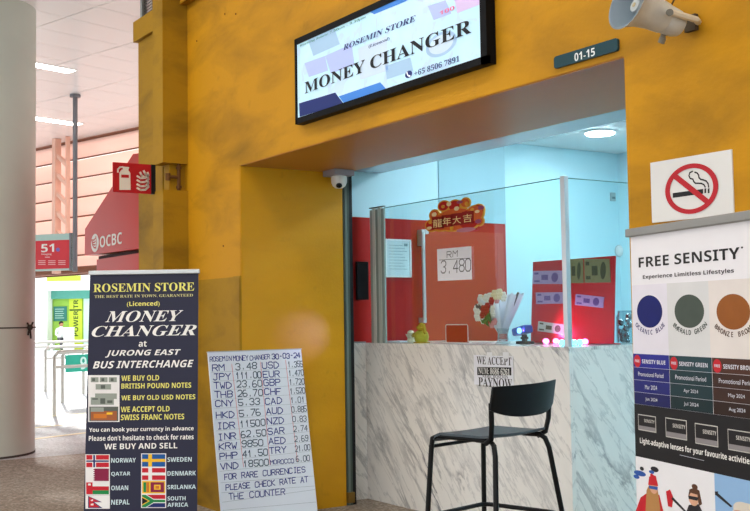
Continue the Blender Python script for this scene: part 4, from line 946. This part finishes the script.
def note(pts, mt, ink_, k=0):
    mb = MB(); c = [L2(rb, *rbp(*q)) for q in pts]; mb.prism(c[::-1], -.003, -.0002, 0)
    lerp = lambda u, v_: (c[0][0] * (1 - u) * (1 - v_) + c[1][0] * u * (1 - v_) + c[2][0] * u * v_ + c[3][0] * (1 - u) * v_, c[0][1] * (1 - u) * (1 - v_) + c[1][1] * u * (1 - v_) + c[2][1] * u * v_ + c[3][1] * (1 - u) * v_)
    cc_ = lerp(.74, .5); ww = abs(c[1][0] - c[0][0]); hh = abs(c[3][1] - c[0][1])
    mb.prism([(cc_[0] + ww * .11 * math.cos(6.28318 * a / 14), cc_[1] + hh * .36 * math.sin(6.28318 * a / 14)) for a in range(14)], -.0036, -.003, 1)
    for u0, v0, u1, v1 in ((.06, .12, .2, .28), (.3, .3, .52, .7), (.06, .72, .24, .86)):
        mb.prism([lerp(u0, v1), lerp(u1, v1), lerp(u1, v0), lerp(u0, v0)], -.0036, -.003, 1)
    mb.build('banknote', [mt, ink_], rb)
note([(322, 137), (455, 135), (455, 194), (322, 194)], nt_v, nt_d); note([(335, 232), (462, 230), (462, 280), (337, 283)], nt_v, nt_d); note([(347, 358), (467, 374), (462, 418), (343, 402)], nt_w, nt_dg)
note([(472, 84), (544, 84), (546, 190), (474, 190)], nt_g, nt_dg); note([(549, 83), (660, 83), (666, 187), (551, 189)], nt_g, nt_dg); note([(512, 238), (637, 252), (633, 300), (508, 287)], nt_v, nt_d)
# silver wrapped jar
p = at_counter(626, 1.62); p.x = min(p.x, CX1 - .065)
jr = thing('glass_jar', 'clear glass jar with crumpled silver foil at the end of the counter', 'jar', p)
MB().lathe([(.05, 0), (.055, .01), (.055, .16), (.045, .18), (.045, .2), (.042, .2), (.05, .16), (.05, .012), (.001, .008)], 24, cap=False).build('jar_body', VG, jr, True)
mb = MB()
for k in range(14): mb.ball((random.uniform(-.025, .025), random.uniform(-.025, .025), .02 + k * .011), random.uniform(.014, .024), 7, (1, 1, random.uniform(.6, 1.2)))
mb.build('foil', M('crumpled_foil', 'b4b9be', .25, .9), jr)
# small lit LEDs along the counter edge
LEDC = [('lit_cyan_led', '48d8ff', 7), ('lit_blue_led', '4f86ff', 7), ('lit_pink_led', 'ff6ac0', 6)]
for px, yy, k, lb in ((562, 1.16, 0, 'glowing cyan fairy light beside the glass corner post'), (567, 1.2, 1, 'glowing blue fairy light behind the glass corner post'), (574, 1.22, 0, 'glowing cyan fairy light in front of the red board'), (580, 1.26, 0, 'glowing cyan fairy light below the olive banknotes'), (546, 1.36, 2, 'glowing pink fairy light left of the glass corner post'), (585, 1.4, 2, 'glowing pink fairy light at the foot of the red board'), (556, 1.42, 2, 'glowing pink fairy light at the foot of the pale banknote')):
    p = at_counter(px, yy); p.x = min(p.x, CX1 - .03); nm, cc2, em = LEDC[k]
    ld = thing('fairy_light', lb, 'light', p, group='fairy lights on the counter')
    MB().ball((0, 0, .02), .017, sc=(1.3, 1, 1)).build('bulb', M(nm, cc2, .3, emis=em, var=0), ld, True); MB().lathe([(.008, 0), (.008, .01)], 10).build('socket', M('clear_socket', 'd5d9dd', .3), ld)
# bits on the far shop walls
pd = side(619, 251, X2 + .0)
if pd.y > YB: pd = fac(619, 251, YB)
ds = thing('wall_bell', 'small round white alarm bell on the pale cyan shop wall', 'alarm', pd, 90 if pd.y < YB - .01 else 0)
MB().lathe([(.05, 0), (.052, .01), (.045, .026), (.025, .04), (.001, .044)], 24, Matrix.Rotation(R(90), 4, 'X'), cap=False).build('cover', M('white_bell', 'e9f1f2', .4), ds, True)
MB().lathe([(.058, -.001), (.058, .006)], 24, Matrix.Rotation(R(90), 4, 'X')).build('rim', M('grey_rim', 'b5c6ca', .4), ds, True)
pd = side(612, 197, X2)
sw = thing('wall_sensor', 'tiny grey wall sensor on the pale cyan shop wall', 'sensor', pd, 90)
MB().box(-.03, .03, -.02, 0, -.04, .04).build('case', M('grey_sensor', 'a9bcc0', .5), sw, bevel=.004); MB().box(-.02, .02, -.024, -.02, -.02, 0).build('window', M('dark_sensor', '6d8288', .3), sw)

# shop lights: round downlights in the ceiling
dl_m = M('lit_downlight', 'e6f8ff', .4, emis=85, var=0)
def downlight(p, label, group=None):
    t = thing('downlight', label, 'ceiling light', (p[0], p[1], ZC), group=group)
    MB().lathe([(.13, -.012), (.13, -.001)], 32).build('trim_ring', white_m, t, True); MB().lathe([(.112, -.02), (.112, -.0122)], 32).build('diffuser', dl_m, t, True)
p = flr(600, 132, ZC); downlight(p, 'round lit downlight in the shop ceiling seen through the opening')
for xx, yy in ((-5.6, 2.0), (-4.2, 2.0), (-4.6, 3.2), (-3.0, 3.2), (-3.0, 2.0), (-2.0, 1.6)): downlight((xx, yy), 'round lit downlight in the shop ceiling above the counter', 'shop downlights hidden by the lintel')
ls = thing('light_strip', 'thin violet lit tube along the bulkhead edge in the shop', 'light', (-5.05, 1.232, 2.37))
MB().tube([(0, 0, 0), (.43, 0, 0)], .006, 8).build('tube', M('violet_tube', 'b9a4f0', .4, emis=1.6, var=0), ls, True); MB().box(.43, .445, -.01, .01, -.01, .01).build('end_cap', M('white_enamel'), ls)

# ================================================================ STATION BACKGROUND
# red bank kiosk
KY = .6
kk = thing('bank_kiosk', 'red bank kiosk with a slanting top panel beyond the yellow pilaster', 'kiosk', (fac(93, 260, KY).x, KY, 0))
KR = M('kiosk_red', 'C8230F', .4, var=.04, scale=2)
pts = [L2(kk, *q) for q in ((85, 229), (133, 154), (148, 152), (148, 247.5), (133, 249.5), (84.6, 255.6))]
MB().prism(pts[::-1], 0, .35).build('sign_panel', KR, kk)
lowx0 = L2(kk, 93, 262)[0]; lowx1 = L2(kk, 148, 262)[0]; lowz = min(L2(kk, 84.6, 255.6)[1], L2(kk, 148, 247.5)[1]) - .03
MB().box(lowx0, lowx1, .04, .9, 0, lowz).build('body', KR, kk)
MB().box(lowx0, lowx1, .06, .3, lowz, lowz + .035).build('shadow_gap', M('dark_gap', '3c1712', .7), kk)
def oc(x, y): return (70 + x / 3.931, 140 + y / 3.931)
wt = M('kiosk_white', 'f3efe9', .4)
text(kk, 'OCBC', oc(118, 424), oc(205, 361), wt, -.003, 'sb')
mb = MB(); c, ex, ez = pxell(mb, kk, *oc(99, 405), 3.9, 9.2, -.003, n=28); mb.build('logo_disc', wt, kk)
mb = MB()
for k in range(4): mb.ribbon([(c[0] - ex * .9 + k * ex * .08, c[1] - ez * (.1 + .18 * k) + ez * .5), (c[0] - ex * .2, c[1] + ez * (.34 - .28 * k)), (c[0] + ex * .15, c[1] + ez * (.5 - .33 * k))], ex * .13, -.004)
mb.ribbon([(c[0] + ex * .25, c[1] + ez * .7), (c[0] + ex * .45, c[1]), (c[0] + ex * .25, c[1] - ez * .6)], ex * .14, -.004); mb.build('logo_mark', KR, kk)

# pole and bus service sign
pb = flr(75.2, 94.5, CEIL); dpo = (pb - CAM).dot(FW)
po = thing('steel_pole', 'thin dark steel pole hanging from the ceiling beside the red bus service sign', 'pole', (pb.x, pb.y, 0))
pm3 = M('dark_steel', '7c7e84', .5, .4); plo = depth(74, 272, dpo).z
MB().tube([(0, 0, plo), (0, 0, CEIL - .03)], .034, 12).build('shaft', pm3, po, True); MB().lathe([(.075, CEIL - .04), (.075, CEIL - .001)], 16).build('ceiling_flange', pm3, po, True)
b0 = depth(72.2, 270, dpo - .12)
BSN = thing('bus_service_sign', 'red and teal bus service sign with a large white 51 fixed to the steel pole', 'sign', (b0.x, b0.y, 0), math.degrees(math.atan2(er.y, er.x)) + 24)
P = [L2(BSN, *q) for q in ((34, 233), (71.5, 235), (71.5, 270), (34, 271))]
x0b = P[0][0] - .35; zb0, zb1 = (P[2][1] + P[3][1]) / 2, (P[0][1] + P[1][1]) / 2
MB().box(x0b, P[1][0], 0, .08, zb0, zb1).build('frame', M('pale_teal_frame', 'b5d6d0', .4), BSN)
MB().box(x0b + .03, P[1][0] - .03, -.002, .0, zb0 + .025, zb1 - .09).build('red_panel', M('bus_sign_red', 'd8414a', .4), BSN)
MB().box(P[1][0] - .03, P[1][0], -.01, .085, zb0 - .01, zb1 + .005).build('edge_post', pm3, BSN)
def rg4(x, y): return (x / 3, 170 + y / 3)
text(BSN, '51', rg4(124, 247), rg4(163, 221), pw, -.004, 'sb')
mb = MB(); pxell(mb, BSN, *rg4(174, 239), 2, 2, -.004); mb.build('blue_roundel', M('roundel_violet', '7c6fc0', .4), BSN)
text(BSN, 'Hougang', rg4(125, 257), rg4(155, 249), pw, -.004)
mb = MB()
for xx in (115, 145, 175):
    for k in range(3): pxpoly(mb, BSN, [rg4(xx, 271 + k * 5.5), rg4(xx + 22, 271 + k * 5.5), rg4(xx + 22, 273.5 + k * 5.5), rg4(xx, 273.5 + k * 5.5)], -.004)
pxpoly(mb, BSN, [rg4(135, 260), rg4(150, 260), rg4(150, 263), rg4(135, 263)], -.004)
mb.build('small_print', M('print_pink', 'eab6b8', .5), BSN)

# queue railings
STL = M('stainless_rail', 'b9b7b0', .35, .7)
def railing(px, pyb, px2, tops, label, r=.028, py_t=None):
    b_ = flr(px, pyb); d = (b_ - CAM).dot(FW)
    t = thing('queue_railing', label, 'railing', b_, math.degrees(math.atan2(en.y, en.x)), group='queue railings at the bus berths')
    def zat(py): return depth(px, py, d).z
    zt_ = zat(tops[0]); endv = on(px2, tops[0], er, b_); L_ = (endv - b_).dot(en)
    MB().tube([(0, 0, 0), (0, 0, zt_ - .06), (.06, 0, zt_)] + [(L_ - .06, 0, zt_), (L_, 0, zt_ - .06), (L_, 0, 0)], r, 10).build('hoop', STL, t, True)
    for ty in tops[1:]: MB().tube([(0, 0, zat(ty)), (L_, 0, zat(ty))], r * .8, 8).build('rail', STL, t, True)
    return t, b_, d, L_
t9, b9, d9, L9 = railing(54.3, 415.5, 112, (352.5, 367.5), 'hooped steel queue railing standing closest to the painted floor lines')
railing(62.5, 403, 110, (352, 366), 'hooped steel queue railing carrying the green berth sign')
railing(45.5, 392, 100, (347.5, 358.5), 'hooped steel queue railing set well behind the berth sign')
railing(83.5, 394, 120, (349, 356), 'hooped steel queue railing beside the roll-up banner edge')
railing(25, 385, 95, (343, 347.5), 'hooped steel queue railing by the road edge')
g0 = flr(66, 403); dd = (g0 - CAM).dot(FW)
BS9 = thing('berth_sign', 'teal green berth sign with a pale 9 hanging on the queue railing', 'sign', (g0.x, g0.y, 0), math.degrees(math.atan2(en.y, en.x)))
P = [L2(BS9, *q) for q in ((66, 355), (66, 372.5), (100, 373))]
MB().box(P[0][0], P[2][0], 0, .02, P[1][1], P[0][1]).build('panel', M('teal_green_sign', '2fa890', .4), BS9)
text(BS9, '9', (80.2, 369.5), (86.5, 356.5), M('print_mint', 'c9ece4', .5), -.003, 'sb')
MB().tube([(P[0][0] + .05, .01, P[0][1]), (P[0][0] + .05, .01, P[0][1] + .06)], .008, 6).build('hanger', STL, BS9)

# far station building across the road
D0 = 50.0
fo = depth(63, 345, D0); fz = math.degrees(math.atan2(FW.y, FW.x)) - 90
FB = thing('far_station_block', 'far white and green station block across the road beyond the louvred screen', 'building', (fo.x, fo.y, -.01), fz)
def fb_(px, py): return L2(FB, px, py)
GRA = M('far_green_wall', 'a4d15a', .6, var=.1, scale=.5); TEA = M('far_teal_band', '5fa89a', .6)
a = fb_(20, 285); b2 = fb_(140, 346); floor_z = .01
MB().box(a[0], b2[0], 0, 4, 0, fb_(60, 299)[1]).build('wall', GRA, FB)
MB().box(a[0], b2[0], -.3, 4, fb_(60, 299)[1], fb_(60, 291)[1]).build('teal_band', TEA, FB)
MB().box(a[0] - .5, b2[0], -1.2, 4, fb_(60, 291)[1], fb_(60, 282)[1]).build('canopy', M('far_white_canopy', 'f2f4f4', .6), FB)
MB().box(fb_(55, 280)[0], fb_(88, 280)[0], -1.25, -1.2, fb_(60, 282)[1], fb_(60, 277)[1]).build('fascia_print', M('far_lime', 'b8d84a', .6), FB)
MB().box(fb_(38, 300)[0], fb_(53, 300)[0], -.9, -.1, 0, fb_(60, 291)[1]).build('pillar', M('far_white_pillar', 'f6f6f4', .6), FB)
MB().box(fb_(54, 300)[0], fb_(67, 300)[0], -.06, -.001, fb_(60, 321)[1], fb_(60, 306.5)[1]).build('teal_poster', M('far_teal_poster', '3f8378', .6), FB)
mb = MB()
for k in range(5): mb.box(fb_(55.5, 300)[0], fb_(64.5 - k % 2, 300)[0], -.07, -.06, fb_(60, 309.5 + k * 2.2)[1], fb_(60, 308.8 + k * 2.2)[1])
mb.build('poster_lines', M('far_mint', 'b5dccf', .6), FB)
MB().box(fb_(69.5, 300)[0], fb_(82.5, 300)[0], -.06, -.001, 0, fb_(60, 299)[1]).build('yellow_green_banner', M('far_yellow_green', 'cfe04a', .6), FB)
MB().box(fb_(84, 300)[0], fb_(90, 300)[0], -.08, -.001, 0, fb_(60, 299)[1]).build('pale_column', M('far_mint2', 'd5efe6', .6), FB)
MB().box(fb_(70, 300)[0], fb_(82, 300)[0], -.075, -.06, fb_(60, 311)[1], fb_(60, 309.5)[1]).build('banner_mark', M('far_dark', '3c5b2f', .6), FB)
v, f = glyphs(alpha('POWER TR', 'sb')); bxx = max(x for x, y in v); byy = max(y for x, y in v)
xa_, xb_ = fb_(73.8, 300)[0], fb_(78.5, 300)[0]; za_, zb2 = fb_(60, 337)[1], fb_(60, 300)[1]
MB().add([(xb_ - (xb_ - xa_) * y / byy, -.066, za_ + (zb2 - za_) * x / bxx) for x, y in v], f).build('lettering', M('far_dark'), FB)
# white bench boxes in front and the seated person
fwd = Vector((FW.x, FW.y, 0)).normalized()
bp_ = fo - fwd * 1.2
cb_ = thing('white_plinth', 'white plinth in front of the yellow green banner across the road', 'plinth', (depth(69, 340, 48.6).x, depth(69, 340, 48.6).y, -.01), fz)
MB().box(-.19, .19, -.2, .2, 0, depth(69, 328, 48.6).z + .01).build('block', M('far_white_pillar'), cb_); MB().box(-.21, .21, -.22, .22, depth(69, 328, 48.6).z + .01, depth(69, 328, 48.6).z + .04).build('cap', M('far_white_canopy'), cb_)
sp_ = depth(61, 340, 49.2)
bn = thing('stone_bench', 'low pale bench under the seated person across the road', 'bench', (sp_.x, sp_.y, -.01), fz)
MB().box(-.5, .3, -.2, .25, .34, .405).build('seat', M('far_white_canopy'), bn); MB().box(-.45, -.35, -.15, .2, 0, .34).build('leg', M('far_white_pillar'), bn); MB().box(.15, .25, -.15, .2, 0, .34).build('leg', M('far_white_pillar'), bn)
pe_me = bpy.data.meshes.new('person'); J = [(0, 0, .52), (0, 0, .75), (0, -.01, .98), (0, -.02, 1.06), (0, -.03, 1.2), (-.2, 0, .96), (-.26, -.06, .72), (-.05, -.25, .62), (.2, 0, .96), (.24, -.1, .74), (.3, -.28, .68), (-.1, -.02, .5), (-.12, -.42, .5), (-.12, -.42, .05), (.1, -.02, .5), (.12, -.42, .5), (.12, -.42, .05), (-.12, -.55, .03), (.12, -.55, .03)]
pe_me.from_pydata(J, [(0, 1), (1, 2), (2, 3), (3, 4), (2, 5), (5, 6), (6, 7), (2, 8), (8, 9), (9, 10), (0, 11), (11, 12), (12, 13), (13, 17), (0, 14), (14, 15), (15, 16), (16, 18)], [])
pe_o = bpy.data.objects.new('person', pe_me); COL.objects.link(pe_o); pe_o.location = (sp_.x, sp_.y, -.01); pe_o.rotation_euler = (0, 0, R(fz + 35))
sk_ = pe_o.modifiers.new('skin', 'SKIN'); rad = [.15, .14, .13, .055, .1, .065, .05, .04, .065, .05, .04, .09, .08, .055, .09, .08, .055, .04, .04]
for i, r_ in enumerate(rad): pe_me.skin_vertices[0].data[i].radius = (r_, r_)
pe_me.skin_vertices[0].data[0].use_root = True
pe_o.modifiers.new('sub', 'SUBSURF').levels = 1
SHIRT = bpy.data.materials.new('person_clothes'); SHIRT.use_nodes = True; n = SHIRT.node_tree; b = n.nodes['Principled BSDF']
t_ = n.nodes.new('ShaderNodeTexCoord'); s_ = n.nodes.new('ShaderNodeSeparateXYZ'); n.links.new(t_.outputs['Object'], s_.inputs[0])
rp = ramp(n, s_.outputs['Z'], [(0, lin('3c3a44')), (.585, lin('3c3a44')), (.59, lin('eef0f2')), (1.0, lin('eef0f2'))]); n.links.new(rp.outputs['Color'], b.inputs['Base Color'])
pe_me.materials.append(SHIRT)
tag(pe_o, 'seated person in a white shirt and dark trousers on the far bench', 'person')
MB().ball((0, -.035, 1.2), .105, sc=(.9, 1, 1.12)).build('head', M('skin_tone', 'b98566', .6), pe_o, True)
MB().ball((0, -.015, 1.24), .112, sc=(.95, 1, .95)).build('hair', M('black_hair', '1e1a1a', .7), pe_o, True)
# warm litter bin glimpsed below the pillar

# nest what is printed on a sheet under that sheet
def nest(t, host, names):
    h = [o for o in t.children if o.name.split('.')[0] == host][0]
    for o in list(t.children):
        if o is not h and o.name.split('.')[0] in names: o.parent = h
nest(BN, 'banner_sheet', ('lettering', 'flag', 'banknote_picture'))
nest(PS, 'poster_sheet', ('lettering', 'tint_band', 'lens_disc', 'black_band', 'promotion_panel', 'red_roundel', 'product_badge', 'underline', 'trademark_dot', 'snow_photo', 'sky_photo', 'woman_in_beanie_picture', 'goggles_picture', 'ski_pole_picture', 'woman_in_sunglasses_picture', 'golf_club_picture', 'golfer_picture'))
nest(BD, 'board_sheet', ('handwriting', 'column_rule', 'ruled_line'))
nest(SG, 'face', ('lettering', 'printed_artwork', 'phone_icon', 'phone_handset'))
nest(NS, 'plate', ('cigarette', 'smoke', 'prohibition_ring', 'prohibition_bar'))
nest(ES, 'plate', ('extinguisher_pictogram', 'pictogram_label', 'flame_pictogram'))
nest(PN, 'sheet', ('lettering', 'black_bar')); nest(RP, 'sheet', ('handwriting', 'underline')); nest(kk, 'sign_panel', ('lettering', 'logo_disc', 'logo_mark')); nest(UN, 'plate', ('lettering',))
nest(BSN, 'frame', ('red_panel', 'lettering', 'blue_roundel', 'small_print')); nest(BS9, 'panel', ('lettering',)); nest(HS, 'driver_cone', ('cone_badge',))
